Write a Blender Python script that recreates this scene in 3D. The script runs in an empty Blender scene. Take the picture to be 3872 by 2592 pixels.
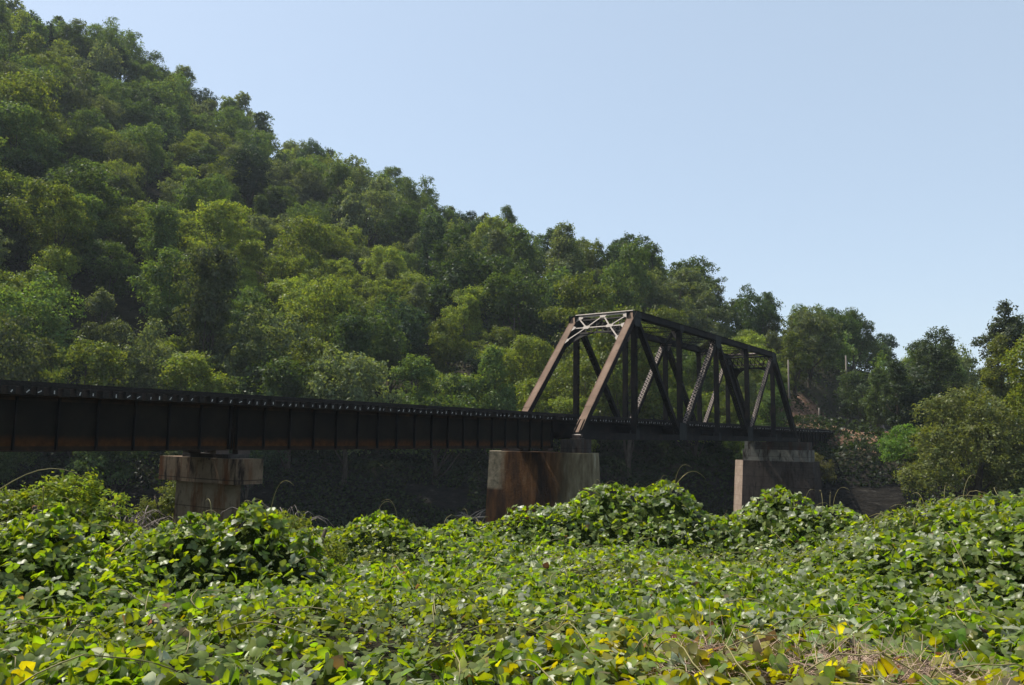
import bpy, math, random
import numpy as np
from mathutils import Vector, Matrix
R = math.radians
scene = bpy.context.scene
col = scene.collection

# ------------------------------------------------------------------ camera
PITCH, ROLL = 0.1195, 0.0144
cd = bpy.data.cameras.new('camera')
cd.sensor_width = 23.6; cd.lens = 18.07; cd.clip_start = 0.1; cd.clip_end = 8000
cam = bpy.data.objects.new('camera', cd); col.objects.link(cam)
_u = Vector((0, -math.sin(PITCH), math.cos(PITCH))); _x = Vector((1, 0, 0)); _f = Vector((0, math.cos(PITCH), math.sin(PITCH)))
_r = _x*math.cos(ROLL) + _u*math.sin(ROLL); _up = -_x*math.sin(ROLL) + _u*math.cos(ROLL)
M3 = Matrix((_r, _up, -_f)).transposed()
cam.matrix_world = M3.to_4x4()
scene.camera = cam

# ------------------------------------------------------------------ light
SUN_AZ, SUN_EL = -60.0, 57.0
world = bpy.data.worlds.new('World'); scene.world = world; world.use_nodes = True
wn = world.node_tree; wn.nodes.clear()
wo = wn.nodes.new('ShaderNodeOutputWorld'); bg = wn.nodes.new('ShaderNodeBackground')
sk = wn.nodes.new('ShaderNodeTexSky'); sk.sky_type = 'NISHITA'; sk.sun_disc = False
sk.sun_elevation = R(SUN_EL); sk.sun_rotation = R(SUN_AZ)
sk.altitude = 200; sk.air_density = 1.0; sk.dust_density = 1.3; sk.ozone_density = 1.4
bg.inputs[1].default_value = 0.132
hz = wn.nodes.new('ShaderNodeMix'); hz.data_type = 'RGBA'; hz.inputs[0].default_value = .62; hz.inputs[7].default_value = (2.55, 3.05, 3.5, 1)   # even summer haze over the whole sky
wn.links.new(sk.outputs[0], hz.inputs[6]); wn.links.new(hz.outputs[2], bg.inputs[0]); wn.links.new(bg.outputs[0], wo.inputs[0])
sd = bpy.data.lights.new('sun', 'SUN'); sd.energy = 4.6; sd.angle = R(0.53); sd.color = (1.0, 0.94, 0.84)
sun = bpy.data.objects.new('sun', sd); col.objects.link(sun)
sdir = Vector((math.sin(R(SUN_AZ))*math.cos(R(SUN_EL)), math.cos(R(SUN_AZ))*math.cos(R(SUN_EL)), math.sin(R(SUN_EL))))
sun.rotation_mode = 'QUATERNION'; sun.rotation_quaternion = sdir.to_track_quat('Z', 'Y')
sun.location = (-60, 40, 120)
scene.view_settings.view_transform = 'Standard'; scene.view_settings.look = 'None'
scene.view_settings.exposure = 0.75; scene.view_settings.gamma = 1.0
scene.render.engine = 'CYCLES'
scene.cycles.max_bounces = 5; scene.cycles.diffuse_bounces = 2; scene.cycles.glossy_bounces = 2
scene.cycles.transmission_bounces = 3; scene.cycles.volume_bounces = 0
scene.cycles.use_denoising = True; scene.cycles.denoiser = 'OPENIMAGEDENOISE'; scene.cycles.denoising_prefilter = 'ACCURATE'; scene.cycles.use_adaptive_sampling = True
scene.cycles.sample_clamp_indirect = 4.0

rng = np.random.default_rng(7)
random.seed(7)

# ------------------------------------------------------------------ helpers
def tag(o, label=None, cat=None, group=None, kind=None):
    if label: o['label'] = label
    if cat: o['category'] = cat
    if group: o['group'] = group
    if kind: o['kind'] = kind
    return o

def empty(name, loc=(0, 0, 0)):
    o = bpy.data.objects.new(name, None); o.location = loc; o.empty_display_size = 0.5
    col.objects.link(o); return o

def mesh_np(name, V, Fc, nper, mat=None, smooth=False, colors=None):
    """V (n,3); Fc (m,nper) index array, constant face size"""
    me = bpy.data.meshes.new(name)
    V = np.ascontiguousarray(V, dtype=np.float32); Fc = np.ascontiguousarray(Fc, dtype=np.int32)
    me.vertices.add(len(V)); me.vertices.foreach_set('co', V.ravel())
    me.loops.add(Fc.size); me.loops.foreach_set('vertex_index', Fc.ravel())
    me.polygons.add(len(Fc)); me.polygons.foreach_set('loop_start', np.arange(len(Fc), dtype=np.int32)*nper)
    if smooth: me.polygons.foreach_set('use_smooth', np.ones(len(Fc), dtype=bool))
    if colors is not None:
        a = me.color_attributes.new('Col', 'FLOAT_COLOR', 'POINT')
        c = np.ones((len(V), 4), dtype=np.float32); c[:, :colors.shape[1]] = colors
        a.data.foreach_set('color', c.ravel())
    me.update(calc_edges=True); me.validate()
    if mat: me.materials.append(mat)
    return me

def link(name, me, parent=None, color=None):
    o = bpy.data.objects.new(name, me); col.objects.link(o)
    if parent: o.parent = parent
    if color is not None: o.color = (*color, 1)
    return o

class MB:
    def __init__(s): s.v = []; s.f = []
    def add(s, vs, fs):
        k = len(s.v); s.v += [tuple(v) for v in vs]; s.f += [tuple(i+k for i in f) for f in fs]
    def hexa(s, P):   # 8 points: 0-3 bottom loop, 4-7 top loop
        s.add(P, [(3, 2, 1, 0), (4, 5, 6, 7), (0, 1, 5, 4), (1, 2, 6, 5), (2, 3, 7, 6), (3, 0, 4, 7)])
    def beam(s, A, B, w, d, wdir):
        """box from A to B; width w along wdir, depth d across"""
        A = Vector(A); B = Vector(B); t = (B-A).normalized(); wv = Vector(wdir); wv = (wv - t*wv.dot(t)).normalized()
        dv = t.cross(wv).normalized()
        P = []
        for C in (A, B):
            for a, b_ in ((-1, -1), (1, -1), (1, 1), (-1, 1)): P.append(C + wv*(a*w/2) + dv*(b_*d/2))
        s.hexa(P)
    def tube(s, pts, rad, n=6, cap=True):
        k = len(s.v); pts = [Vector(p) for p in pts]
        for i, p in enumerate(pts):
            t = (pts[min(i+1, len(pts)-1)] - pts[max(i-1, 0)]).normalized()
            a = t.orthogonal().normalized(); b_ = t.cross(a)
            r = rad[i] if hasattr(rad, '__len__') else rad
            for j in range(n):
                q = 2*math.pi*j/n; s.v.append(tuple(p + a*(math.cos(q)*r) + b_*(math.sin(q)*r)))
        for i in range(len(pts)-1):
            for j in range(n):
                a0 = k+i*n+j; a1 = k+i*n+(j+1) % n; s.f.append((a0, a1, a1+n, a0+n))
        if cap:
            s.f.append(tuple(k+j for j in range(n))[::-1]); s.f.append(tuple(k+(len(pts)-1)*n+j for j in range(n)))
    def prism(s, poly, z0, z1, scale0=1.0, ctr=None):
        n = len(poly)
        bot = poly if ctr is None else [(ctr[0]+(p[0]-ctr[0])*scale0, ctr[1]+(p[1]-ctr[1])*scale0) for p in poly]
        s.add([(*p, z0) for p in bot]+[(*p, z1) for p in poly],
              [tuple(range(n))[::-1], tuple(range(n, 2*n))]+[(i, (i+1) % n, (i+1) % n+n, i+n) for i in range(n)])
    def build(s, name, mat, parent=None, smooth=False):
        me = bpy.data.meshes.new(name); me.from_pydata(s.v, [], s.f); me.update()
        if smooth:
            for p in me.polygons: p.use_smooth = True
        me.materials.append(mat)
        return link(name, me, parent)

# ------------------------------------------------------------------ materials
def newmat(name):
    m = bpy.data.materials.new(name); m.use_nodes = True; nt = m.node_tree; nt.nodes.clear()
    out = nt.nodes.new('ShaderNodeOutputMaterial'); return m, nt, out
def N(nt, t, **kw):
    n = nt.nodes.new(t)
    for k, v in kw.items():
        if k.startswith('i_'): n.inputs[int(k[2:])].default_value = v
        else: setattr(n, k, v)
    return n
def ramp(nt, fac, stops):
    r = nt.nodes.new('ShaderNodeValToRGB'); e = r.color_ramp.elements
    e[0].position, e[0].color = stops[0][0], (*stops[0][1], 1); e[1].position, e[1].color = stops[-1][0], (*stops[-1][1], 1)
    for p, c in stops[1:-1]: x = e.new(p); x.color = (*c, 1)
    nt.links.new(fac, r.inputs[0]); return r.outputs[0]
def noise(nt, vec, scale, detail=5, rough=0.6):
    n = nt.nodes.new('ShaderNodeTexNoise'); n.inputs['Scale'].default_value = scale; n.inputs['Detail'].default_value = detail
    n.inputs['Roughness'].default_value = rough
    if vec is not None: nt.links.new(vec, n.inputs['Vector'])
    return n.outputs['Fac']
def mapping(nt, scale, rot=(0, 0, 0), coord='Object'):
    tc = nt.nodes.new('ShaderNodeTexCoord'); mp = nt.nodes.new('ShaderNodeMapping')
    mp.inputs['Scale'].default_value = scale; mp.inputs['Rotation'].default_value = rot
    nt.links.new(tc.outputs[coord], mp.inputs[0]); return mp.outputs[0]
def surf(name, stops, scale, stretch=(1, 1, 1), rough=0.8, spec=0.3, bump=0.0, bscale=None, mix2=None, metallic=0):
    m, nt, out = newmat(name)
    v = mapping(nt, stretch)
    c = ramp(nt, noise(nt, v, scale), stops)
    if mix2:   # (color, scale, lo, hi, stretch)
        v2 = mapping(nt, mix2[4]); f = noise(nt, v2, mix2[1])
        mr = N(nt, 'ShaderNodeMapRange'); mr.inputs[1].default_value = mix2[2]; mr.inputs[2].default_value = mix2[3]; nt.links.new(f, mr.inputs[0])
        mx = N(nt, 'ShaderNodeMix', data_type='RGBA'); nt.links.new(mr.outputs[0], mx.inputs[0]); nt.links.new(c, mx.inputs[6]); mx.inputs[7].default_value = (*mix2[0], 1)
        c = mx.outputs[2]
    b = N(nt, 'ShaderNodeBsdfPrincipled'); nt.links.new(c, b.inputs['Base Color']); b.inputs['Roughness'].default_value = rough
    b.inputs['Specular IOR Level'].default_value = spec; b.inputs['Metallic'].default_value = metallic
    if bump:
        bp = N(nt, 'ShaderNodeBump'); bp.inputs['Strength'].default_value = bump; bp.inputs['Distance'].default_value = 0.1
        nt.links.new(noise(nt, v, bscale or scale*3, 8), bp.inputs['Height']); nt.links.new(bp.outputs[0], b.inputs['Normal'])
    nt.links.new(b.outputs[0], out.inputs[0]); return m

M = {}
M['dark'] = surf('dark_weathered_steel', [(.3, (.008, .008, .008)), (.55, (.015, .013, .012)), (.8, (.032, .022, .016))], 1.2, rough=.75, spec=.08, bump=.2, bscale=20)
M['faded'] = surf('faded_lacing_steel', [(.3, (.10, .078, .065)), (.7, (.20, .155, .13))], 3, rough=.7, spec=.3)  # lighter than the webs: part fading, part sunlight put into the colour
M['rust'] = surf('rust_brown_cover_plate', [(.25, (.10, .062, .040)), (.5, (.155, .098, .066)), (.8, (.22, .15, .105))], .8, rough=.8, spec=.2, bump=.3, bscale=25,
                 mix2=((.10, .06, .05), 2.5, .62, .75, (1, 1, .4)))
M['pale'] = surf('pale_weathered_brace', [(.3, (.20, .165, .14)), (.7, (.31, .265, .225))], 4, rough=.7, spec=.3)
M['rail'] = surf('rusty_rail', [(.3, (.03, .022, .018)), (.7, (.08, .05, .035))], 6, rough=.5, spec=.4)
M['tie'] = surf('tarred_timber', [(.3, (.010, .009, .008)), (.7, (.035, .030, .026))], 4, (6, 1, 6), rough=.85, spec=.15)
M['bark'] = surf('bark', [(.3, (.03, .024, .018)), (.7, (.10, .08, .06))], 3, (6, 6, .6), rough=.95, spec=.1)
M['dead'] = surf('dead_wood', [(.3, (.12, .10, .085)), (.7, (.30, .26, .22))], 5, (3, 3, 3), rough=.9, spec=.1)
M['pole'] = surf('grey_pole_timber', [(.3, (.10, .085, .07)), (.7, (.22, .19, .16))], 4, (8, 8, .4), rough=.9, spec=.1)
M['wire'] = surf('cable', [(.3, (.10, .10, .10)), (.7, (.16, .16, .16))], 4)

# girder web: dark, with a rust-orange stain along the bottom of each panel
def girder_mat():
    m, nt, out = newmat('girder_web')
    v = mapping(nt, (1, 1, 1)); sep = N(nt, 'ShaderNodeSeparateXYZ'); nt.links.new(v, sep.inputs[0])
    n1 = noise(nt, v, 1.6, 6)
    ad = N(nt, 'ShaderNodeMath', operation='MULTIPLY_ADD'); nt.links.new(n1, ad.inputs[0]); ad.inputs[1].default_value = .35; nt.links.new(sep.outputs[2], ad.inputs[2])
    mr = N(nt, 'ShaderNodeMapRange'); mr.inputs[1].default_value = .82; mr.inputs[2].default_value = .50; nt.links.new(ad.outputs[0], mr.inputs[0])
    base = ramp(nt, noise(nt, v, .9, 6), [(.3, (.010, .009, .0075)), (.7, (.022, .018, .013))])
    rust = ramp(nt, noise(nt, v, 5, 6), [(.3, (.035, .015, .006)), (.7, (.085, .036, .013))])
    mx = N(nt, 'ShaderNodeMix', data_type='RGBA'); nt.links.new(mr.outputs[0], mx.inputs[0]); nt.links.new(base, mx.inputs[6]); nt.links.new(rust, mx.inputs[7])
    b = N(nt, 'ShaderNodeBsdfPrincipled'); nt.links.new(mx.outputs[2], b.inputs['Base Color']); b.inputs['Roughness'].default_value = .8; b.inputs['Specular IOR Level'].default_value = .04
    nt.links.new(b.outputs[0], out.inputs[0]); return m
M['web'] = girder_mat()

# stained concrete: pale, with dark and rust-brown streaks that run down
def concrete(name, c0, c1, streak, thr, stain2=(.10, .045, .018)):
    m, nt, out = newmat(name)
    v = mapping(nt, (1, 1, 1)); vs = mapping(nt, (1.1, 1.1, .26))
    base = ramp(nt, noise(nt, v, 1.5, 8), [(.3, c0), (.7, c1)])
    def lay(prev, vec, sc, lo, hi, c):
        mr = N(nt, 'ShaderNodeMapRange'); mr.inputs[1].default_value = lo; mr.inputs[2].default_value = hi; nt.links.new(noise(nt, vec, sc, 7, .65), mr.inputs[0])
        mx = N(nt, 'ShaderNodeMix', data_type='RGBA'); nt.links.new(mr.outputs[0], mx.inputs[0]); nt.links.new(prev, mx.inputs[6]); mx.inputs[7].default_value = (*c, 1)
        return mx.outputs[2]
    c = lay(base, vs, 1.0, thr, thr+.12, stain2)
    c = lay(c, vs, 1.7, thr+.04, thr+.16, streak)
    c = lay(c, v, 2.5, .58, .72, tuple(x*1.5 for x in streak))
    wv = N(nt, 'ShaderNodeTexWave', bands_direction='Z'); wv.inputs['Scale'].default_value = .26; wv.inputs['Distortion'].default_value = .15; nt.links.new(v, wv.inputs[0])
    ml = N(nt, 'ShaderNodeMapRange'); ml.inputs[1].default_value = .992; ml.inputs[2].default_value = 1.; ml.inputs[4].default_value = .7; nt.links.new(wv.outputs['Fac'], ml.inputs[0])
    mk = N(nt, 'ShaderNodeMix', data_type='RGBA'); nt.links.new(ml.outputs[0], mk.inputs[0]); nt.links.new(c, mk.inputs[6]); mk.inputs[7].default_value = (*streak, 1); c = mk.outputs[2]
    b = N(nt, 'ShaderNodeBsdfPrincipled'); nt.links.new(c, b.inputs['Base Color']); b.inputs['Roughness'].default_value = .9; b.inputs['Specular IOR Level'].default_value = .15
    bp = N(nt, 'ShaderNodeBump'); bp.inputs['Strength'].default_value = .4; bp.inputs['Distance'].default_value = .05
    nt.links.new(noise(nt, v, 6, 8), bp.inputs['Height']); nt.links.new(bp.outputs[0], b.inputs['Normal'])
    nt.links.new(b.outputs[0], out.inputs[0]); return m
M['conc_brown'] = concrete('rust_stained_concrete', (.11, .08, .05), (.19, .14, .09), (.016, .010, .007), .49, (.09, .036, .013))
M['conc_pale'] = concrete('pale_lime_streaked_concrete', (.20, .21, .17), (.34, .34, .28), (.10, .085, .05), .60, (.42, .42, .38))
M['conc_grey'] = concrete('grey_concrete', (.15, .14, .12), (.24, .225, .19), (.02, .017, .015), .52, (.035, .022, .015))
M['conc_dark'] = concrete('soot_dark_concrete', (.032, .029, .026), (.06, .053, .046), (.013, .011, .010), .5, (.035, .02, .014))  # even dark tone with random darker streaks
M['conc_lit'] = concrete('buff_concrete', (.22, .16, .12), (.36, .28, .22), (.14, .10, .08), .62, (.20, .12, .08))  # pale copy with sunlight put into the colour, for the cutwater facets

# foliage: colour from the object, per-leaf variation, light coming through the leaves
def leaf_mat(name, trans=.35, gloss=.05, use_attr=False, grough=.4, under=None, tint=(1.35, 1.25, .55)):
    m, nt, out = newmat(name)
    g = N(nt, 'ShaderNodeNewGeometry')
    if use_attr:
        a = N(nt, 'ShaderNodeAttribute', attribute_name='Col'); c = a.outputs['Color']
    else:
        oi = N(nt, 'ShaderNodeObjectInfo'); c = oi.outputs['Color']
    hs = N(nt, 'ShaderNodeHueSaturation')
    mh = N(nt, 'ShaderNodeMapRange'); nt.links.new(g.outputs['Random Per Island'], mh.inputs[0]); mh.inputs[3].default_value = .475; mh.inputs[4].default_value = .525
    mul = N(nt, 'ShaderNodeMath', operation='MULTIPLY'); nt.links.new(g.outputs['Random Per Island'], mul.inputs[0]); mul.inputs[1].default_value = 17.31
    fr = N(nt, 'ShaderNodeMath', operation='FRACT'); nt.links.new(mul.outputs[0], fr.inputs[0])
    mv = N(nt, 'ShaderNodeMapRange'); nt.links.new(fr.outputs[0], mv.inputs[0]); mv.inputs[3].default_value = .65; mv.inputs[4].default_value = 1.35
    nt.links.new(mh.outputs[0], hs.inputs['Hue']); nt.links.new(mv.outputs[0], hs.inputs['Value']); nt.links.new(c, hs.inputs['Color'])
    cc = hs.outputs[0]
    tm = N(nt, 'ShaderNodeMix', data_type='RGBA', blend_type='MULTIPLY'); tm.inputs[0].default_value = 1; nt.links.new(cc, tm.inputs[6]); tm.inputs[7].default_value = (*tint, 1)
    if use_attr: nt.links.new(a.outputs['Alpha'], tm.inputs[0])
    if under:
        ux = N(nt, 'ShaderNodeMix', data_type='RGBA'); nt.links.new(g.outputs['Backfacing'], ux.inputs[0]); nt.links.new(cc, ux.inputs[6])
        um = N(nt, 'ShaderNodeMix', data_type='RGBA'); um.inputs[0].default_value = under[1]; nt.links.new(cc, um.inputs[6]); um.inputs[7].default_value = (*under[0], 1)
        nt.links.new(um.outputs[2], ux.inputs[7]); cc = ux.outputs[2]
    d = N(nt, 'ShaderNodeBsdfDiffuse'); nt.links.new(cc, d.inputs[0])
    t = N(nt, 'ShaderNodeBsdfTranslucent'); nt.links.new(tm.outputs[2], t.inputs[0])
    m1 = N(nt, 'ShaderNodeMixShader'); m1.inputs[0].default_value = trans; nt.links.new(d.outputs[0], m1.inputs[1]); nt.links.new(t.outputs[0], m1.inputs[2])
    gl = N(nt, 'ShaderNodeBsdfAnisotropic') if False else N(nt, 'ShaderNodeBsdfGlossy'); gl.inputs['Roughness'].default_value = grough; gl.inputs['Color'].default_value = (1, 1, 1, 1)
    m2 = N(nt, 'ShaderNodeMixShader'); m2.inputs[0].default_value = gloss; nt.links.new(m1.outputs[0], m2.inputs[1]); nt.links.new(gl.outputs[0], m2.inputs[2])
    nt.links.new(m2.outputs[0], out.inputs[0]); return m
M['leaf'] = leaf_mat('tree_leaves', .45, .008, tint=(1.45, 1.4, .45))
M['kudzu'] = leaf_mat('kudzu_leaves', .60, .010, True, .32, under=((.30, .33, .20), .38), tint=(1.75, 1.62, .32))
def ground_mat():
    m, nt, out = newmat('ground'); v = mapping(nt, (1, 1, 1)); vr = mapping(nt, (1, 1, 3))
    cs = [ramp(nt, noise(nt, v, .25), [(.3, (.018, .018, .010)), (.7, (.05, .045, .028))]), ramp(nt, noise(nt, vr, .5, 9, .7), [(.35, (.010, .009, .008)), (.58, (.026, .023, .019)), (.76, (.10, .093, .083))]),
          ramp(nt, noise(nt, v, .9, 9, .7), [(.3, (.05, .03, .02)), (.5, (.19, .115, .075)), (.7, (.33, .23, .165))]), ramp(nt, noise(nt, v, 4, 8), [(.3, (.13, .10, .085)), (.7, (.34, .28, .23))])]
    a = N(nt, 'ShaderNodeAttribute', attribute_name='Col'); sp = N(nt, 'ShaderNodeSeparateColor'); nt.links.new(a.outputs['Color'], sp.inputs[0]); c = cs[0]; nz = noise(nt, v, .45, 8, .7)
    for i in range(3):
        ad = N(nt, 'ShaderNodeMath', operation='ADD'); nt.links.new(sp.outputs[i], ad.inputs[0]); nt.links.new(nz, ad.inputs[1])
        mr = N(nt, 'ShaderNodeMapRange'); mr.inputs[1].default_value = .9; mr.inputs[2].default_value = 1.12; nt.links.new(ad.outputs[0], mr.inputs[0])
        mx = N(nt, 'ShaderNodeMix', data_type='RGBA'); nt.links.new(mr.outputs[0], mx.inputs[0]); nt.links.new(c, mx.inputs[6]); nt.links.new(cs[i+1], mx.inputs[7]); c = mx.outputs[2]
    b = N(nt, 'ShaderNodeBsdfPrincipled'); nt.links.new(c, b.inputs['Base Color']); b.inputs['Roughness'].default_value = 1; b.inputs['Specular IOR Level'].default_value = .05
    bp = N(nt, 'ShaderNodeBump'); bp.inputs['Strength'].default_value = 1; bp.inputs['Distance'].default_value = .6
    nt.links.new(noise(nt, vr, .8, 10, .7), bp.inputs['Height']); nt.links.new(bp.outputs[0], b.inputs['Normal']); nt.links.new(b.outputs[0], out.inputs[0]); return m
M['ground'] = ground_mat()
_x0 = None
M['bankrock'] = surf('bank_rock', [(.3, (.02, .019, .017)), (.6, (.045, .043, .04)), (.8, (.10, .098, .093))], .35, (1, 1, 3), rough=.95, spec=.1, bump=.8, bscale=2)
M['dirt'] = surf('bare_dirt', [(.3, (.12, .07, .045)), (.7, (.30, .20, .14))], .8, bump=.5, rough=1, spec=.05)
M['ballast'] = surf('ballast', [(.3, (.16, .12, .10)), (.7, (.36, .29, .24))], 4, bump=.8, rough=1, spec=.05)
M['straw'] = surf('straw', [(.3, (.20, .13, .09)), (.7, (.48, .36, .27))], 8, rough=.9, spec=.1)
M['stem'] = surf('vine_stem', [(.3, (.12, .11, .035)), (.7, (.26, .22, .09))], 5, rough=.7, spec=.3)
m, nt, out = newmat('river_water')
b = N(nt, 'ShaderNodeBsdfPrincipled'); b.inputs['Base Color'].default_value = (.03, .035, .018, 1); b.inputs['Roughness'].default_value = .12; b.inputs['IOR'].default_value = 1.33
bp = N(nt, 'ShaderNodeBump'); bp.inputs['Strength'].default_value = .25; bp.inputs['Distance'].default_value = .1
nt.links.new(noise(nt, mapping(nt, (1, 1, 1)), 1.5, 6), bp.inputs['Height']); nt.links.new(bp.outputs[0], b.inputs['Normal']); nt.links.new(b.outputs[0], out.inputs[0]); M['water'] = m

# ------------------------------------------------------------------ bridge frame of reference
O = np.array([4.5026, 53.464, 0.1308]); Bv = np.array([.58280307, .81261343, 0.]); Nv = np.array([-.81261343, .58280307, 0.])
PL, HT, W = 8.5483, 9.46, 5.2
def P(s, t, z): return Vector(O + Bv*s + Nv*t + np.array([0, 0, z]))
bV, nV, zV = Vector(Bv), Vector(Nv), Vector((0, 0, 1))
def st(x, y): d0 = x-O[0]; d1 = y-O[1]; return d0*Bv[0]+d1*Bv[1], d0*Nv[0]+d1*Nv[1]

# ------------------------------------------------------------------ terrain
SIL = np.array([(-180, .30), (-120, .45), (-60, .53), (-36.5, .5093), (-30.4, .4914), (-28.8, .4833), (-26.9, .4648), (-24.6, .4464), (-21.1, .4303), (-18.6, .4116), (-15.5, .3931), (-12.0, .3764), (-10.7, .3625), (-7.5, .3471), (-5.8, .3280), (-2.5, .3035), (0.8, .2899), (4.1, .2666), (7.3, .2689), (10.5, .2530), (13.6, .2226), (16.6, .1953), (19.6, .1847), (22.4, .1608), (24.7, .1197), (26.3, .1059), (28.0, .0799), (33.2, .03), (60, .02), (180, .02)])
RR = np.array([(-180, 420), (-60, 380), (-36, 330), (-20, 300), (-5, 255), (5, 225), (12, 190), (20, 180), (23, 215), (30, 240), (60, 200), (180, 300)])
WATER_Z = -12.0
def smooth(a, b_, x): t = np.clip((x-a)/(b_-a), 0, 1); return t*t*(3-2*t)
def vnoise(x, y, s, seed=0):
    x = np.asarray(x)/s + seed*17.3; y = np.asarray(y)/s + seed*9.1
    xi = np.floor(x).astype(np.int64); yi = np.floor(y).astype(np.int64); fx = x-xi; fy = y-yi; fx = fx*fx*(3-2*fx); fy = fy*fy*(3-2*fy)
    def h(a, b_): n = (a*374761393 + b_*668265263 + seed*974711) & 0xffffffff; n = ((n ^ (n >> 13))*1274126177) & 0xffffffff; return ((n ^ (n >> 16)) & 0xffff)/65535.
    return (h(xi, yi)*(1-fx)+h(xi+1, yi)*fx)*(1-fy)+(h(xi, yi+1)*(1-fx)+h(xi+1, yi+1)*fx)*fy
MOUNDS = [  # x, y, radius x, radius y, top z
    (-5.95, 10.4, .40, .46, -1.02), (-6.9, 11.0, .7, .6, -1.5), (-3.75, 11.9, .50, .50, -.97), (-4.6, 11.6, .62, .50, -1.22), (-3.3, 12.0, .4, .4, -1.45), (-6.9, 9.8, 1.2, .9, -1.3),
    (-2.75, 17.0, 1.0, .9, -1.72), (-1.1, 19.2, .9, .9, -2.08), (2.5, 20.2, 1.15, 1.1, -1.10), (1.0, 19.5, .95, 1.0, -1.62), (3.9, 20.1, .85, 1.1, -1.22),
    (6.7, 19.4, 1.0, 1.1, -1.12), (7.6, 19.0, .8, .9, -1.55), (8.4, 15.0, 1.3, 1.5, -1.02), (9.8, 14.4, 1.6, 1.6, -.95), (7.2, 14.4, 1.0, 1.0, -1.55), (7.9, 11.9, 1.3, 1.1, -1.05), (9.5, 11.2, 1.6, 1.3, -.88),
    (-8.6, 14.2, 1.8, 1.3, -1.35), (-11, 12, 2.2, 1.6, -.9), (13, 14, 2.5, 2.5, -.9)]
def bank_base(x, y):
    r = np.hypot(x, y)
    z = np.where(y < 19, -1.72-.068*np.maximum(r-6, 0)*(y > 0), -1.72-.068*np.maximum(r-6, 0))
    z = z+.12*(vnoise(x, y, 2.2, 3)-.5)+.10*(vnoise(x, y, .9, 5)-.5)
    return z
def kudzu_z(x, y):
    z = bank_base(x, y)
    for mx, my, rx, ry, zt in MOUNDS:
        q = ((x-mx)/rx)**2+((y-my)/ry)**2
        z = np.maximum(z, z+(zt-z)*np.exp(-q*.62)+(.26*(vnoise(x, y, .75, 9)-.5)+.12*(vnoise(x, y, .3, 19)-.5))*np.exp(-q*.4))
    return z
def ground_z(x, y):
    x = np.asarray(x, float); y = np.asarray(y, float)
    r = np.hypot(x, y)+1e-6; az = np.degrees(np.arctan2(x, y)); s, t = st(x, y)
    near = bank_base(x, y)-.25
    front = (np.abs(az) < 100)
    zb = near + (-13.5-near)*smooth(24, 40, r)*front
    r1 = np.interp(az, RR[:, 0], RR[:, 1]); te = np.interp(az, SIL[:, 0], SIL[:, 1])
    th = np.interp(az, [-40, -20, 0, 15, 25, 33], [19, 19, 17, 15, 9.5, 7.5])
    z1 = np.maximum(r1*te-th, -2)
    z0 = np.interp(az, [-40, 10, 20, 30], [-4.5, -4, -1.5, -1.5])
    far = z0+(z1-z0)*np.clip((r-118)/(r1-118), 0, 1)
    far = np.where(r > r1, np.maximum(z1-(r-r1)*.45, -3), far)
    far = far + (vnoise(x, y, 22, 1)-.5)*5*smooth(118, 150, r)
    far = far + (vnoise(x, y, 3.5, 2)-.5)*1.2*smooth(103, 108, r)
    z = np.where(r < 100, zb, -13.5+(far+13.5)*smooth(101, 116, r))
    z = np.where(front, z, near)
    # railway formation beyond the bridge and hidden approach on the near bank
    e = smooth(83, 88, s)*smooth(400, 150, s)
    flat = 1-smooth(3.0, 9.0, np.abs(t-2.6))
    z = z+(1.12-z)*e*flat
    return z
def build_ground():
    rs = np.concatenate([np.linspace(.5, 24, 40), np.linspace(25.5, 42, 14), np.linspace(46, 98, 14), np.linspace(100, 180, 55), np.geomspace(184, 700, 45), np.geomspace(760, 4000, 14)])
    az = np.concatenate([np.arange(-180, -45, 5.), np.arange(-45, 45, .75), np.arange(45, 180, 5.)])
    A, Rr = np.meshgrid(np.radians(az), rs); X = Rr*np.sin(A); Y = Rr*np.cos(A); Z = ground_z(X, Y)
    Z = np.where(Rr > 900, -3, Z)
    n = len(az); V = np.stack([X, Y, Z], -1).reshape(-1, 3); V = np.vstack([V, [[0, 0, Z[0].mean()]]])
    F = []
    for i in range(len(rs)-1):
        j = np.arange(n); F.append(np.stack([i*n+j, i*n+(j+1) % n, (i+1)*n+(j+1) % n, (i+1)*n+j], 1))
    F = np.concatenate(F)[:, ::-1]
    # centre fan is closed with quads collapsed on the middle vertex pair
    rr = np.hypot(V[:, 0], V[:, 1]); aa = np.degrees(np.arctan2(V[:, 0], V[:, 1])); s, t = st(V[:, 0], V[:, 1])
    rock = smooth(97, 101, rr)*smooth(116, 109, rr); dirt = smooth(64, 74, s)*smooth(106, 96, s)*smooth(16, 8, t)*smooth(-24, -15, t)*smooth(97, 100, rr)
    bal = smooth(84, 86, s)*smooth(4.8, 3.2, np.abs(t-2.6)); rock = rock*(1-dirt); dirt = dirt*(1-bal)
    me = mesh_np('ground', V, F, 4, M['ground'], True, np.stack([rock, dirt, bal], 1))
    tag(link('ground', me), kind='structure')
    return
    me.materials.append(M['bankrock']); me.materials.append(M['dirt']); me.materials.append(M['ballast'])
    c = V[F].mean(1); rr = np.hypot(c[:, 0], c[:, 1]); aa = np.degrees(np.arctan2(c[:, 0], c[:, 1])); s, t = st(c[:, 0], c[:, 1])
    mi = np.zeros(len(F), np.int32)
    mi[(rr > 99) & (rr < 113) & (np.abs(aa) < 60)] = 1
    mi[(s > 60) & (s < 100) & (rr < 150) & (t < 12) & (t > -14) & (rr > 99)] = 2
    mi[(s > 84) & (s < 300) & (np.abs(t-2.6) < 3.6)] = 3
    me.polygons.foreach_set('material_index', mi)
    tag(link('ground', me), kind='structure')
build_ground()
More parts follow.
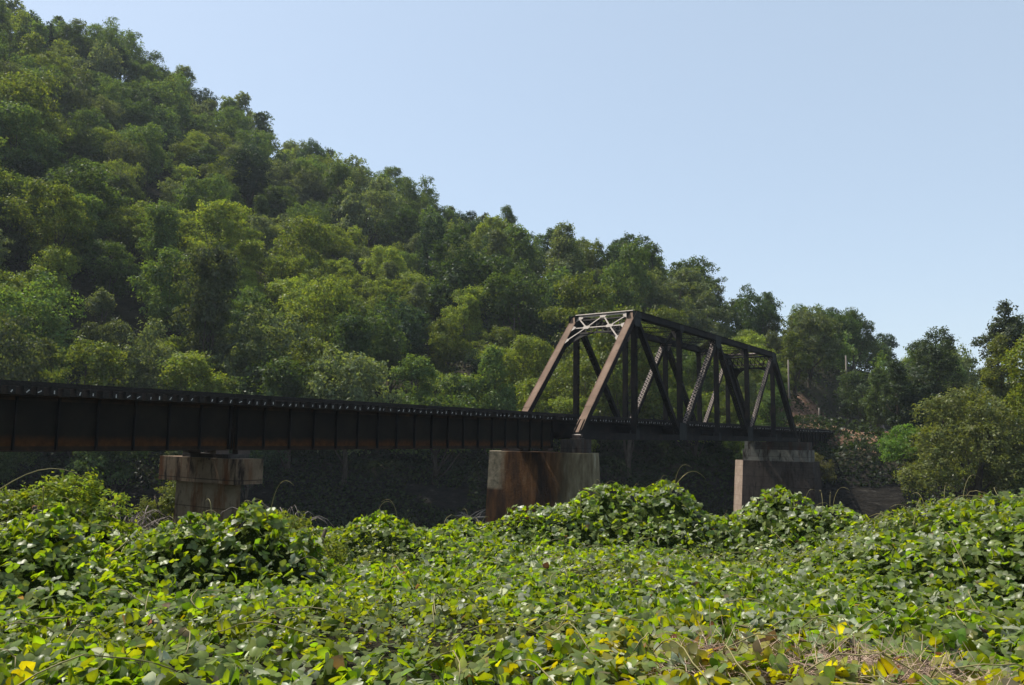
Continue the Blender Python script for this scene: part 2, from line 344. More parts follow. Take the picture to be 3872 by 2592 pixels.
wb = MB(); wb.add([(-400, 20, WATER_Z), (400, 20, WATER_Z), (400, 130, WATER_Z), (-400, 130, WATER_Z)], [(0, 1, 2, 3)])
tag(wb.build('river_water', M['water']), kind='structure')

# ------------------------------------------------------------------ distant hills
def hills():
    az = np.radians(np.linspace(10, 60, 160)); V = []; n = len(az)
    prof = 55+52*np.exp(-((np.degrees(az)-31)/5.0)**2)+18*np.sin(az*21)+9*np.sin(az*57+1)
    prof += 5*rng.random(n)
    for k, (rr, fz) in enumerate([(900, 0), (1000, .45), (1100, .8), (1200, 1.), (1350, .7), (1500, 0)]):
        V.append(np.stack([rr*np.sin(az), rr*np.cos(az), -3+prof*fz], 1))
    V = np.concatenate(V); F = []
    for k in range(5):
        j = np.arange(n-1); F.append(np.stack([k*n+j, (k+1)*n+j, (k+1)*n+j+1, k*n+j+1], 1))
    m = surf('distant_forest', [(.3, (.03, .045, .03)), (.7, (.07, .10, .05))], .05, rough=1, spec=0, bump=1, bscale=.12)
    tag(link('hills', mesh_np('hills', V, np.concatenate(F)[:, ::-1], 4, m, True)), kind='structure')
hills()

# ------------------------------------------------------------------ tree building
def unit(v): return v/np.maximum(np.linalg.norm(v, axis=-1, keepdims=True), 1e-9)
def leaf_quads(g, pos, nrm, size, aspect=.6):
    n = len(pos); a = unit(np.cross(nrm, g.normal(size=(n, 3)))); b_ = np.cross(nrm, a)
    sz = size*(.6+.8*g.random((n, 1)))
    bend = nrm*sz*.25
    V = np.stack([pos-a*sz, pos-b_*sz*aspect+bend, pos+a*sz, pos+b_*sz*aspect+bend], 1).reshape(-1, 3)
    return V, np.arange(4*n).reshape(-1, 4)
def lobes_to_leaves(g, lobes, n, size, up=.45, shell=(.72, 1.06), under=.45, jag=.12, cl=20):
    L = np.array(lobes); w = (L[:, 3]*L[:, 4]+L[:, 4]*L[:, 5]+L[:, 3]*L[:, 5]); w /= w.sum()
    nc = max(60, int(n*1.6/cl)); kc = g.choice(len(L), size=nc, p=w); dc = unit(g.normal(size=(nc, 3)))
    rc = shell[0]+(shell[1]-shell[0])*g.random(nc)**.6
    pick = g.integers(nc, size=int(n*1.6)); k = kc[pick]; d = unit(dc[pick]+g.normal(size=(len(k), 3))*.05)
    keep = (d[:, 2] > -.25) | (g.random(len(k)) < under); k = k[keep]; d = d[keep]; pick = pick[keep]
    # lumpy shells: radius depends on direction through a few random bumps
    ph = g.normal(size=(4, 3))*4
    lump = sum(np.sin(d@ph[i]+k*1.7+i) for i in range(4))*.07
    rad = rc[pick] + lump
    pos = L[k, :3]+d*L[k, 3:6]*rad[:, None]+g.normal(size=d.shape)*np.array([1, 1, .7])*size*1.7
    # drop leaves deep inside another lobe
    inside = np.zeros(len(k), bool)
    for j in range(len(L)):
        q = (((pos-L[j, :3])/(L[j, 3:6]*.62))**2).sum(1) < 1
        inside |= q & (k != j)
    keep = ~inside | (g.random(len(k)) < .12); pos = pos[keep][:n]; d = d[keep][:n]; pick = pick[keep][:n]
    cn_ = g.normal(size=(nc, 3))*.45; nrm = unit(d*.7+np.array([0, 0, up])+cn_[pick]+g.normal(size=d.shape)*.4)
    return leaf_quads(g, pos, nrm, size)
def tree_lobes(g, style, H, Rc):
    L = []
    if style == 'broad':
        K = 46; zc = H*.60
        for i in range(K):
            q = g.random(); a = g.random()*6.283; rr = Rc*.72*math.sqrt(q); hh = math.sqrt(max(0, 1-(rr/Rc)**2))
            z = zc+(H*.38)*hh*(g.random()*1.75-.75); r = Rc*(.11+.23*g.random()**1.5); L.append((rr*math.cos(a), rr*math.sin(a), z, r, r, r*(.7+.4*g.random())))
    elif style == 'locust':
        for i in range(30):
            a = g.random()*6.283; z = H*(.38+.6*g.random()); e = 1-abs(z/H-.68)*1.5; rr = Rc*max(.15, e)*(.25+.7*g.random()); r = Rc*(.16+.16*g.random())
            L.append((rr*math.cos(a), rr*math.sin(a), z, r*1.15, r*1.15, r*(.55+.35*g.random())))
    elif style == 'tall':
        for i in range(26):
            z = H*(.25+.74*g.random()); e = math.sin(math.pi*min(1, (z/H-.15)/.9))**.7; a = g.random()*6.283; rr = Rc*e*.62*g.random()**.5; r = Rc*(.2+.16*g.random())
            L.append((rr*math.cos(a), rr*math.sin(a), z, r, r, r*1.1))
    elif style == 'column':
        for i in range(20):
            z = H*(.08+.9*i/19); a = g.random()*6.283; rr = Rc*.25*g.random(); r = Rc*(.55+.25*g.random())*(1.15 if i > 16 else .9)
            L.append((rr*math.cos(a), rr*math.sin(a), z, r, r, r*1.5))
    elif style == 'ragged':
        for i in range(17):
            z = H*(.3+.68*g.random()); a = g.random()*6.283; rr = Rc*(.2+.7*g.random())*(1.15-z/H*.7); r = Rc*(.14+.15*g.random()); L.append((rr*math.cos(a), rr*math.sin(a), z, r*1.1, r*1.1, r*.8))
    elif style == 'dome':
        for i in range(42):
            th = g.random()*1.45; a = g.random()*6.283; q = .55+.3*g.random(); r = Rc*(.15+.12*g.random())
            L.append((Rc*q*math.sin(th)*math.cos(a), Rc*q*math.sin(th)*math.sin(a), H*.12+H*.72*q*math.cos(th)*1.1, r, r, r*.85))
    elif style == 'cone':
        for i in range(34):
            z = H*(.08+.9*g.random()); e = (1-z/H)**.7; a = g.random()*6.283; rr = Rc*e*.8*g.random()**.5; r = Rc*(.12+.26*e*g.random()+.06); L.append((rr*math.cos(a), rr*math.sin(a), z, r, r, r*.9))
    return L
def trunk_mesh(g, lobes, H, Rc, style):
    mb = MB(); top = H*(.8 if style in ('tall', 'column', 'cone', 'ragged') else .62); r0 = H*.018+.06
    lean = g.normal(size=2)*.03*H
    pts = [(lean[0]*q*q+g.normal()*.08, lean[1]*q*q+g.normal()*.08, -1.5+(top+1.5)*q) for q in np.linspace(0, 1, 7)]
    stems = [pts]
    if style == 'dome':
        stems = [[(math.cos(a)*(.3+Rc*.35*q*q), math.sin(a)*(.3+Rc*.35*q*q), -1.0+(H*.7+1)*q) for q in np.linspace(0, 1, 6)] for a in (0.3, 1.9, 3.3, 4.8)]
    for s_ in stems: mb.tube(s_, list(np.linspace(r0*1.25, r0*.3, len(s_))), 7)
    idx = g.choice(len(lobes), size=min(len(lobes), 11), replace=False)
    for i in idx:
        c = lobes[i]; q = .3+.6*g.random(); base = np.array(stems[int(g.integers(len(stems)))][int(q*5)])
        e = np.array(c[:3]); e = base+(e-base)*.9; mid = (base+e)/2+np.array([g.normal()*.25, g.normal()*.25, -.06*np.linalg.norm(e-base)])
        if e[2] < base[2]+.4: e[2] = base[2]+.5
        mb.tube([base, mid, e], [r0*.45, r0*.3, r0*.1], 5)
    return mb
VAR = {}
def variant(key, style, H, Rc, n, size, seed, **kw):
    g = np.random.default_rng(seed); L = tree_lobes(g, style, H, Rc)
    V, F = lobes_to_leaves(g, L, n, size, **kw)
    cm = mesh_np('crown', V, F, 4, M['leaf'])
    mb = trunk_mesh(g, L, H, Rc, style); tm_ = bpy.data.meshes.new('trunk'); tm_.from_pydata(mb.v, [], mb.f); tm_.update(); tm_.materials.append(M['bark'])
    for p in tm_.polygons: p.use_smooth = True
    VAR[key] = (cm, tm_, V, F, H)
BROAD = []; LOC = []; TALL = []; COLM = []; RAG = []
for i in range(6): variant(f'b{i}', 'broad', 14, 6.6, 12500, .195, 100+i, shell=(.6, 1.12)); BROAD.append(f'b{i}')
for i in range(4): variant(f'l{i}', 'locust', 13.5, 6.4, 12500, .18, 200+i, up=.7, under=.35, shell=(.25, 1.15)); LOC.append(f'l{i}')
for i in range(3): variant(f't{i}', 'tall', 16.5, 4.6, 10500, .19, 300+i); TALL.append(f't{i}')
for i in range(2): variant(f'c{i}', 'column', 14, 2.6, 8000, .20, 400+i, up=.1, under=1); COLM.append(f'c{i}')
for i in range(2): variant(f'r{i}', 'ragged', 15.5, 5.2, 7500, .19, 500+i); RAG.append(f'r{i}')

DG, MG, GG, YG, BG = (.038, .064, .022), (.078, .120, .034), (.098, .124, .060), (.138, .178, .034), (.030, .056, .030)
COLN = {'dark green': DG, 'mid green': MG, 'grey green': GG, 'yellow green': YG, 'bluish dark green': BG}
TREES = []
def place_tree(key, x, y, sc, rz, colr, zs=1.0, z=None, dz=0.):
    cm, tm_, V, F, H = VAR[key]
    zz = float(ground_z(x, y)) if z is None else z
    root = empty('tree', (x, y, zz-.3+dz)); root.rotation_euler = (0, 0, rz); root.scale = (sc, sc, sc*zs)
    link('crown', cm, root, colr); link('trunk', tm_, root)
    return root

# candidate spots on the hillside by dart throwing
def hill_spots():
    g = np.random.default_rng(11); pts = []
    cell = {}
    def ok(x, y, d):
        cx, cy = int(x//12), int(y//12)
        for i in range(cx-2, cx+3):
            for j in range(cy-2, cy+3):
                for (a, b_, e) in cell.get((i, j), ()):
                    if (a-x)**2+(b_-y)**2 < ((d+e)/2)**2: return False
        return True
    for it in range(60000):
        az = -39+g.random()*(29.5+39); r1 = np.interp(az, RR[:, 0], RR[:, 1]); r = math.sqrt(107**2+g.random()*((r1+9)**2-107**2))
        x = r*math.sin(R(az)); y = r*math.cos(R(az)); s, t = st(x, y)
        if s > 70 and abs(t-2.6) < (8.5 if s > 88 else 11): continue
        if az > 17 and r < 121 and t < 10: continue
        if r < 110 and abs(s-51) < 9: continue
        d = 6.6+2.2*g.random()+(r-112)*.004
        if az > 13: d *= .82
        if ok(x, y, d): pts.append((x, y, r, az, d)); cell.setdefault((int(x//12), int(y//12)), []).append((x, y, d))
    return pts
spots = hill_spots()
print('HILL SPOTS', len(spots))
gt = np.random.default_rng(5)
cands = []
for (x, y, r, az, d) in spots:
    r1 = np.interp(az, RR[:, 0], RR[:, 1]); u = (r-112)/(r1-112)
    q = gt.random(); px = math.tan(R(az))
    if u > .86 and az > -8:
        key = gt.choice(TALL+RAG+BROAD[:3])
    elif -8 < az < 8 and .3 < u < .75 and q < .35: key = gt.choice(COLM+TALL)
    elif u < .45 and q < .45: key = gt.choice(LOC)
    elif q < .60: key = gt.choice(BROAD)
    elif q < .78: key = gt.choice(LOC)
    elif q < .92: key = gt.choice(TALL)
    else: key = gt.choice(BROAD)
    key = str(key); pat = float(vnoise(x, y, 28, 4)); q2 = gt.random()*.6+pat*.4
    if key in COLM: cn = 'bluish dark green'
    elif key in LOC: cn = 'yellow green' if q2 > (.22 if (u < .5 and -16 < az < 12) else .36) else 'mid green'
    else: cn = 'dark green' if q2 < .28 else 'mid green' if q2 < .55 else 'grey green' if q2 < .74 else 'bluish dark green' if q2 < .82 else 'yellow green'
    sc = d/7.0*(.72+.5*gt.random()**2); zs = .88+.45*gt.random()**1.3
    if u > .8: sc *= .88; zs = min(zs, 1.08)
    if az > 13: sc *= .9
    cands.append(dict(key=key, x=x, y=y, r=r, az=az, u=u, sc=sc, zs=zs, cn=cn, rz=gt.random()*6.283, j=.60+.85*gt.random()))
cands.sort(key=lambda c: c['r']/c['sc'])
solo, mass = cands[:280], cands[280:]
STYLE = {'b': 'broad round-crowned', 'l': 'feathery-crowned', 't': 'tall narrow', 'c': 'vine-draped column-like', 'r': 'ragged open-crowned'}
def az_zone(az):
    px = 1171+1793*math.tan(R(az))
    for lim, nm in ((230, 'above the far left girders'), (480, 'above the T-shaped pier'), (760, 'above the long girder middle'), (1000, 'above the long girder right half'),
                    (1230, 'just left of the truss portal'), (1460, 'over the truss portal'), (1700, 'over the truss top chord'), (1830, 'over the truss far end'), (9999, 'right of the truss')):
        if px < lim: return nm
def u_zone(u): return 'bottom slope' if u < .12 else 'lower slope' if u < .32 else 'middle slope' if u < .58 else 'upper slope' if u < .84 else 'ridge line'
ORD = ['first', 'second', 'third', 'fourth', 'fifth', 'sixth', 'seventh', 'eighth', 'ninth', 'tenth', 'eleventh', 'twelfth']
cells = {}
for c in solo: cells.setdefault((c['cn'], STYLE[c['key'][0]], u_zone(c['u']), az_zone(c['az'])), []).append(c)
for k, cs in cells.items():
    cs.sort(key=lambda c: c['az'])
    for i, c in enumerate(cs):
        cc = tuple(v*c['j'] for v in COLN[c['cn']])
        t_ = place_tree(c['key'], c['x'], c['y'], c['sc'], c['rz'], cc, c['zs'])
        if len(cs) == 1: lb = f"{k[0]} {k[1]} tree on the {k[2]} {k[3]}"
        else: lb = f"{ORD[i]} from left {k[0]} {k[1]} tree, {k[2]} {k[3]}".replace(', upper slope', ', upper slope')
        tag(t_, lb, 'tree', 'trees on the wooded hillside')
# the rest of the wood, smaller in the picture: one mass
def forest_mass():
    VV = []; CC = []
    g = np.random.default_rng(3)
    for c in mass:
        cm, tm_, V, F, H = VAR[c['key']]; n = len(V)//4; idx = g.choice(n, size=int(n*.24), replace=False)
        v = V.reshape(-1, 4, 3)[idx].reshape(-1, 3); ctr = v.reshape(-1, 4, 3).mean(1, keepdims=True); v = ((v.reshape(-1, 4, 3)-ctr)*1.75+ctr).reshape(-1, 3)
        ca, sa = math.cos(c['rz']), math.sin(c['rz']); x = (v[:, 0]*ca-v[:, 1]*sa)*c['sc']+c['x']; y = (v[:, 0]*sa+v[:, 1]*ca)*c['sc']+c['y']
        z = v[:, 2]*c['sc']*c['zs']+float(ground_z(c['x'], c['y']))-.3
        VV.append(np.stack([x, y, z], 1)); CC.append(np.tile(np.array(COLN[c['cn']])*c['j'], (len(x), 1)))
    if not VV: return
    VV = np.concatenate(VV); CC = np.concatenate(CC); F = np.arange(len(VV)).reshape(-1, 4)
    tag(link('forest', mesh_np('forest', VV, F, 4, M['leafattr'], colors=CC)), 'small far trees of the wooded hill merging towards the ridge', 'forest', kind='stuff')
M['leafattr'] = leaf_mat('forest_leaves', .45, .008, True, tint=(1.45, 1.4, .45))
forest_mass()

# hazy summer air round the whole scene
def haze():
    mb = MB(); mb.hexa([(-650, -60, -15), (1700, -60, -15), (1700, 1800, -15), (-650, 1800, -15), (-650, -60, 260), (1700, -60, 260), (1700, 1800, 260), (-650, 1800, 260)])
    m, nt, out = newmat('haze'); v = N(nt, 'ShaderNodeVolumePrincipled'); v.inputs['Color'].default_value = (.80, .90, 1, 1); v.inputs['Density'].default_value = .00016; v.inputs['Anisotropy'].default_value = .0
    nt.links.new(v.outputs[0], out.inputs['Volume'])
    tag(mb.build('haze', m), 'thin bluish summer haze over the valley', 'haze', kind='stuff')
haze()

# undergrowth over the hill floor and the far bank
def undergrowth():
    g = np.random.default_rng(8); n = 120000
    az = np.radians(-42+g.random(n)*76); r1 = np.interp(np.degrees(az), RR[:, 0], RR[:, 1]); q = g.random(n)
    r = np.where(g.random(n) < .6, 104+26*q, np.sqrt(115**2+q*(r1**2-115**2)))
    x = r*np.sin(az); y = r*np.cos(az); s, t = st(x, y)
    keep = ~((s > 80) & (np.abs(t-2.6) < 4.6)) & ~((s > 78) & (s < 112) & (t < 0) & (t > -9)) & ~((s > 45) & (s < 90) & (t > -6) & (t < 8) & (r < 130) & (g.random(n) < .25)) & ~((r < 110) & (vnoise(x, y, 5, 12) < .35))
    x, y, r = x[keep], y[keep], r[keep]
    z = ground_z(x, y); bump = (np.maximum(0, vnoise(x, y, 4.5, 6)-.25)*4.2+.25)*np.where(r < 112, .7, 1.)
    z = z+bump*np.sqrt(g.random(len(x)))
    nrm = unit(np.stack([np.zeros(len(x)), -np.ones(len(x))*.3, np.ones(len(x))*.6], 1)+g.normal(size=(len(x), 3))*.5)
    V, F = leaf_quads(g, np.stack([x, y, z], 1), nrm, .26)
    pat = vnoise(x, y, 9, 7)[:, None]; C_ = (np.array(DG)*.35*(1-pat)+np.array(MG)*.45*pat); C_ = np.repeat(C_, 4, 0)  # greens cut down so the leaf colour carries the shade of the bank
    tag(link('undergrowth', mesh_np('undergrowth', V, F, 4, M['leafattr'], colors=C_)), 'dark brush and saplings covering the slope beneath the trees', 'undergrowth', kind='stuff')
undergrowth()

# ------------------------------------------------------------------ trees and bushes on the right bank
variant('dome', 'dome', 11.5, 8.2, 42000, .12, 601, up=.4, shell=(.6, 1.12)); variant('dome2', 'dome', 7, 4.8, 22000, .11, 602, shell=(.6, 1.12)); variant('shrub', 'dome', 4, 3.2, 12000, .10, 603)
variant('tallr', 'tall', 17, 6.5, 15000, .17, 604, shell=(.5, 1.1)); variant('cone', 'cone', 15, 3.6, 20000, .12, 605); variant('edge', 'broad', 17, 5.2, 24000, .14, 606); variant('airy', 'ragged', 20, 7.0, 14000, .19, 607)
def rt(key, x, y, sc, colr, label, cat='tree', base=None, zs=1, rz=0.):
    t_ = place_tree(key, x, y, sc, rz, colr, zs, base); tag(t_, label, cat); return t_
rt('dome2', 53.5, 82, 1.25, (.105, .125, .038), 'olive bush joined to the right side of the large domed bush', 'bush', base=-5.0, rz=3)
rt('dome', 47.3, 81, 1.12, (.115, .135, .042), 'large olive green domed bush with many stems right of the bridge end', 'bush', base=-6.0)
rt('dome2', 43.5, 86.5, .75, (.10, .18, .032), 'brighter green leafy bush hanging beside the bare dirt bank', 'bush', base=-2.5)
rt('shrub', 40.0, 75.5, .85, (.085, .12, .035), 'low pale green shrub at the foot of the olive domed bush', 'bush', base=-8.6)
rt('shrub', 45.5, 75.0, .8, (.06, .095, .03), 'low darker shrub under the right side of the olive domed bush', 'bush', base=-8.2, rz=2)
rt('dome2', 50.0, 75, .8, (.055, .09, .03), 'mid green bush in shade at the right edge below the bright tree', 'bush', base=-7.5, rz=1)
rt('tallr', 59.4, 110, .80, (.045, .065, .034), 'tall dark spreading tree standing alone against the sky right of the truss', base=1.0)
rt('cone', 57.6, 92, .92, (.12, .14, .030), 'narrow cone-shaped yellowish tree behind the olive domed bush', base=-1.0)
rt('airy', 61.2, 96, .80, (.045, .060, .038), 'high airy grey green tree with loose sprays at the right edge', base=1.0)
rt('edge', 45.5, 65, .80, (.115, .145, .018), 'bright yellow green tree cut off by the right edge of the view', base=-2.5)
rt('b1', 59, 131, .75, (.05, .075, .03), 'round dark green tree beyond the railway formation right of the truss', base=1)
rt('b3', 66, 136, .8, (.055, .08, .035), 'broad dull green tree far beyond the end of the railway formation', base=1)
rt('t2', 55, 118, .6, (.06, .09, .03), 'slender mid green tree beside the railway formation', base=1)
rt('cone', 62, 90, .95, (.06, .085, .03), 'dark green pointed tree between the airy tree and the domed bush', base=-1.0, rz=2)
rt('t1', 53.2, 108, .62, (.04, .06, .028), 'slim dark tree left of the tall spreading tree', base=0.5)
rt('b2', 66, 118, .62, (.045, .062, .032), 'small round dark tree beyond the tall spreading tree', base=0)
rt('b4', 75, 116, .62, (.045, .062, .035), 'round dark tree in the gap before the hazy far hill', base=-2)
rt('edge', -66.5, 96, .82, (.19, .19, .022), 'sunlit yellow tree at the left edge above the girders', base=-4)

# ------------------------------------------------------------------ the bridge
def girder_span(s0, s1, label, spacing=1.385, phase=0.):
    root = empty('girder_span', P((s0+s1)/2, W/2, -.95))
    inv = Matrix.Translation(-root.location)
    ZB, ZT = -.85, 1.02
    for tc, sg in ((W/2-1.0, -1), (W/2+1.0, 1)):
        mb = MB(); mb.beam(P(s0, tc, (ZB+ZT)/2), P(s1, tc, (ZB+ZT)/2), .02, ZT-ZB-.04, nV)
        mb.v = [tuple(Vector(v)-root.location) for v in mb.v]
        gd = mb.build('girder', M['web'], root)
        fl = MB(); fl.beam(P(s0, tc, ZT), P(s1, tc, ZT), .42, .04, nV); fl.beam(P(s0, tc, ZB), P(s1, tc, ZB), .42, .04, nV)
        for z_ in (ZT-.09, ZB+.09):
            fl.beam(P(s0+.01, tc+sg*.02, z_), P(s1-.01, tc+sg*.02, z_), .02, .14, nV)
        fl.v = [tuple(Vector(v)-root.location) for v in fl.v]; fl.build('flange', M['girder_flange'], gd)
        def fs(sf): sf.v = [tuple(Vector(v)-root.location) for v in sf.v]; sf.build('stiffener', M['dark'], gd)
        s = s0+.06
        while s < s1:
            sf = MB(); sf.beam(P(s, tc+sg*.09, ZB+.03), P(s, tc+sg*.09, ZT-.03), .16, .05, nV); sf.beam(P(s, tc-sg*.09, ZB+.03), P(s, tc-sg*.09, ZT-.03), .16, .05, nV)
            s += spacing; fs(sf)
        sf = MB(); sf.beam(P(s1-.06, tc+sg*.09, ZB+.03), P(s1-.06, tc+sg*.09, ZT-.03), .16, .06, nV)
        fs(sf)
    cr = MB(); s = s0+.5; k = 0
    while s < s1-2:
        for a, c in (((ZB+.1), (ZT-.1)), ((ZT-.1), (ZB+.1))): cr.beam(P(s, W/2-.95, a), P(s, W/2+.95, c), .08, .08, bV)
        cr.beam(P(s, W/2-.95, ZB+.15), P(s+2.6, W/2+.95, ZB+.15), .08, .02, zV) ; s += 3.2
    cr.v = [tuple(Vector(v)-root.location) for v in cr.v]; cr.build('cross_frame', M['dark'], root)
    for s in (s0+.4, s1-.4):
        for tc in (W/2-1, W/2+1):
            sh = MB(); sh.beam(P(s-.3, tc, ZB-.10), P(s+.3, tc, ZB-.10), .4, .16, nV); sh.v = [tuple(Vector(v)-root.location) for v in sh.v]; sh.build('bearing_shoe', M['rail'], root)
    tag(root, label, 'bridge span', 'plate girder spans of the railway bridge')
M['girder_flange'] = surf('girder_flange_steel', [(.3, (.012, .009, .007)), (.55, (.025, .015, .008)), (.8, (.06, .03, .012))], 2.0, rough=.8, spec=.15)
girder_span(-62, -25.9, 'dark plate girder span running off the left edge over the first pier')
girder_span(-25.65, -.75, 'long dark plate girder span with rusty lower edge between the two left piers')
girder_span(51.9, 84.0, 'far plate girder span in shade between the truss and the dirt bank')

def truss():
    root = empty('truss_span', P(0, W/2, 0)); rl = root.location.copy()
    def fin(mb, name, mat, parent=None): mb.v = [tuple(Vector(v)-rl) for v in mb.v]; return mb.build(name, mat, parent or root)
    def lacing(A, B, wdir, w, off, mat, parent, pitch=.34, th=.012, bw=.075):
        """double lacing bars on the face at +off along the normal across wdir"""
        A = Vector(A); B = Vector(B); t = (B-A); L = t.length; t.normalize(); wv = Vector(wdir); wv = (wv-t*wv.dot(t)).normalized(); nn = t.cross(wv).normalized()
        mb = MB(); n = max(2, int(L/pitch)); h = w/2
        for i in range(n):
            a = A+t*(L*i/n)+nn*off; b_ = A+t*(L*(i+1)/n)+nn*off
            mb.beam(a-wv*h, b_+wv*h, bw, th, t if False else wv.cross(nn)); mb.beam(a+wv*h+nn*(th*1.2), b_-wv*h+nn*(th*1.2), bw, th, wv.cross(nn))
        fin(mb, 'lacing', mat, parent)
    def two_web(name, A, B, w, d, mat=M['dark'], web=.10, lace=(1, 1), lmat=M['faded'], lmat2=None):
        """member of two channels w apart (along the truss normal), depth d, laced top and bottom"""
        A = Vector(A); B = Vector(B); mb = MB(); t = (B-A).normalized(); dv = t.cross(nV).normalized()
        if dv.z < 0: dv = -dv
        for sg in (-1, 1):
            off = nV*(sg*(w/2-.012)); mb.beam(A+off, B+off, .024, d, nV)
            for q in (-1, 1): mb.beam(A+nV*(sg*(w/2-web/2))+dv*(q*(d/2-.012)), B+nV*(sg*(w/2-web/2))+dv*(q*(d/2-.012)), web, .024, nV)
        o = fin(mb, name, mat)
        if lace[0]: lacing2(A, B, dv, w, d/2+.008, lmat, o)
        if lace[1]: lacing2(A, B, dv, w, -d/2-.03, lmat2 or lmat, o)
        return o
    def lacing2(A, B, dv, w, off, mat, parent, pitch=.36, bw=.085):
        A = Vector(A); B = Vector(B); t = (B-A); L = t.length; t.normalize(); mb = MB(); n = max(2, int(L/pitch)); h = w/2-.05
        for i in range(n):
            a = A+t*(L*i/n)+dv*off; b_ = A+t*(L*(i+1)/n)+dv*off
            mb.beam(a-nV*h, b_+nV*h, bw, .010, t.cross(dv)); mb.beam(a+nV*h+dv*.012, b_-nV*h+dv*.012, bw, .010, t.cross(dv))
        fin(mb, 'lacing', mat, parent)
    N_ = 6
    for t0, inner in ((0, 1), (W, -1)):
        Ld = [P(PL*i, t0, 0) for i in range(N_+1)]; U = [None]+[P(PL*i, t0, HT) for i in range(1, N_)]+[None]
        # end posts: two webs and a cover plate on the upper face
        for a, u in ((Ld[0], U[1]), (Ld[6], U[5])):
            t = (u-a).normalized(); dv = t.cross(nV).normalized(); dv = dv if dv.z > 0 else -dv
            e = u+t*.12; mb = MB()
            for sg in (-1, 1):
                mb.beam(a+t*.1+nV*(sg*.24), e+nV*(sg*.24), .024, .46, nV)
                mb.beam(a+t*1.6+nV*(sg*.20)-dv*.23, e+nV*(sg*.20)-dv*.23, .10, .02, nV)
            post = fin(mb, 'end_post', M['dark'])
            cp = MB(); cp.beam(a+t*2.5+dv*.243, e+dv*.243, .62, .022, nV)
            cp.beam(a+t*1.3+dv*.235, a+t*2.5+dv*.235, .55, .012, nV)
            for sg in (-1, 1): cp.beam(a+t*.35+nV*(sg*.255)+dv*.20, a+t*1.6+nV*(sg*.255)+dv*.235, .07, .014, nV)
            cp.beam(a+t*.15+dv*.18, a+t*1.4+dv*.235, .24, .012, nV)
            fin(cp, 'cover_plate', M['rust'] if a is Ld[0] else M['dark'], post)
            rv = MB()
            for sg in (-1, 1):
                for k in range(60): c = a+t*(2.7+k*.165)+dv*.257+nV*(sg*.27); 
                rv.beam(a+t*2.5+dv*.258+nV*(sg*.275), e+dv*.258+nV*(sg*.275), .05, .010, nV)
            fin(rv, 'rivet_strip', M['edge_rust'] if a is Ld[0] else M['dark'], post)
            lacing2(a+t*1.6, e, dv, .5, -.26, M['dark'], post)
            pp = MB()   # pin and shoe at the foot
            pp.tube([a-nV*.36, a+nV*.36], .11, 10); pp.beam(a-bV*.42-zV*.20, a+bV*.42-zV*.20, .62, .06, nV); pp.beam(a-bV*.25-zV*.1, a+bV*.25-zV*.1, .5, .20, nV)
            fin(pp, 'pin_shoe', M['rail'], post)
        # chords
        A, B = U[1]-bV*.25, U[5]+bV*.25; mb = MB()
        for sg in (-1, 1):
            mb.beam(A+nV*(sg*.24), B+nV*(sg*.24), .024, .50, nV); mb.beam(A+nV*(sg*.27)-zV*.24, B+nV*(sg*.27)-zV*.24, .09, .022, nV)
        mb.beam(A+zV*.262, B+zV*.262, .64, .022, nV)
        ch = fin(mb, 'top_chord', M['dark']); lacing2(U[1], U[5], zV, .5, -.27, M['dark'], ch)
        mb = MB()
        for sg in (-1, 1): mb.beam(Ld[0]+nV*(sg*.25), Ld[6]+nV*(sg*.25), .024, .46, nV); mb.beam(Ld[0]+nV*(sg*.29)-zV*.22, Ld[6]+nV*(sg*.29)-zV*.22, .09, .022, nV)
        mb.beam(Ld[0]+bV*.3-zV*.235, Ld[6]-bV*.3-zV*.235, .48, .015, nV)
        fin(mb, 'bottom_chord', M['dark'])
        # posts and diagonals
        for i in range(1, N_):
            w_ = .42; top = U[i]-zV*.2; mb = MB()
            for sg in (-1, 1):
                mb.beam(Ld[i]+bV*(sg*.15), top+bV*(sg*.15), .024, w_, bV)
                for q in (-1, 1): mb.beam(Ld[i]+bV*(sg*.12)+nV*(q*(w_/2-.01)), top+bV*(sg*.12)+nV*(q*(w_/2-.01)), .08, .02, bV)
            po = fin(mb, 'vertical_post', M['dark'])
            # lacing on the two faces across the truss normal
            mb = MB(); n = int(HT/.36)
            for q in (-1, 1):
                for k in range(n):
                    z0, z1 = HT*k/n, HT*(k+1)/n
                    for sg in (-1, 1): mb.beam(Ld[i]+nV*(q*.215+sg*.004)+bV*(-.13*sg)+zV*z0, Ld[i]+nV*(q*.215+sg*.004)+bV*(.13*sg)+zV*z1, .06, .006, bV)
            fin(mb, 'lacing', M['dark'], po)
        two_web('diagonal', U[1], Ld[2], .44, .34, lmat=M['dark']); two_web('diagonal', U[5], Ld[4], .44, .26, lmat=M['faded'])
        two_web('diagonal', U[3], Ld[2], .52, .38, lmat=M['faded'], lmat2=M['dark']); two_web('diagonal', U[3], Ld[4], .52, .38, lmat=M['dark'])  # sunlit tone on the upper lacing only, dark steel elsewhere
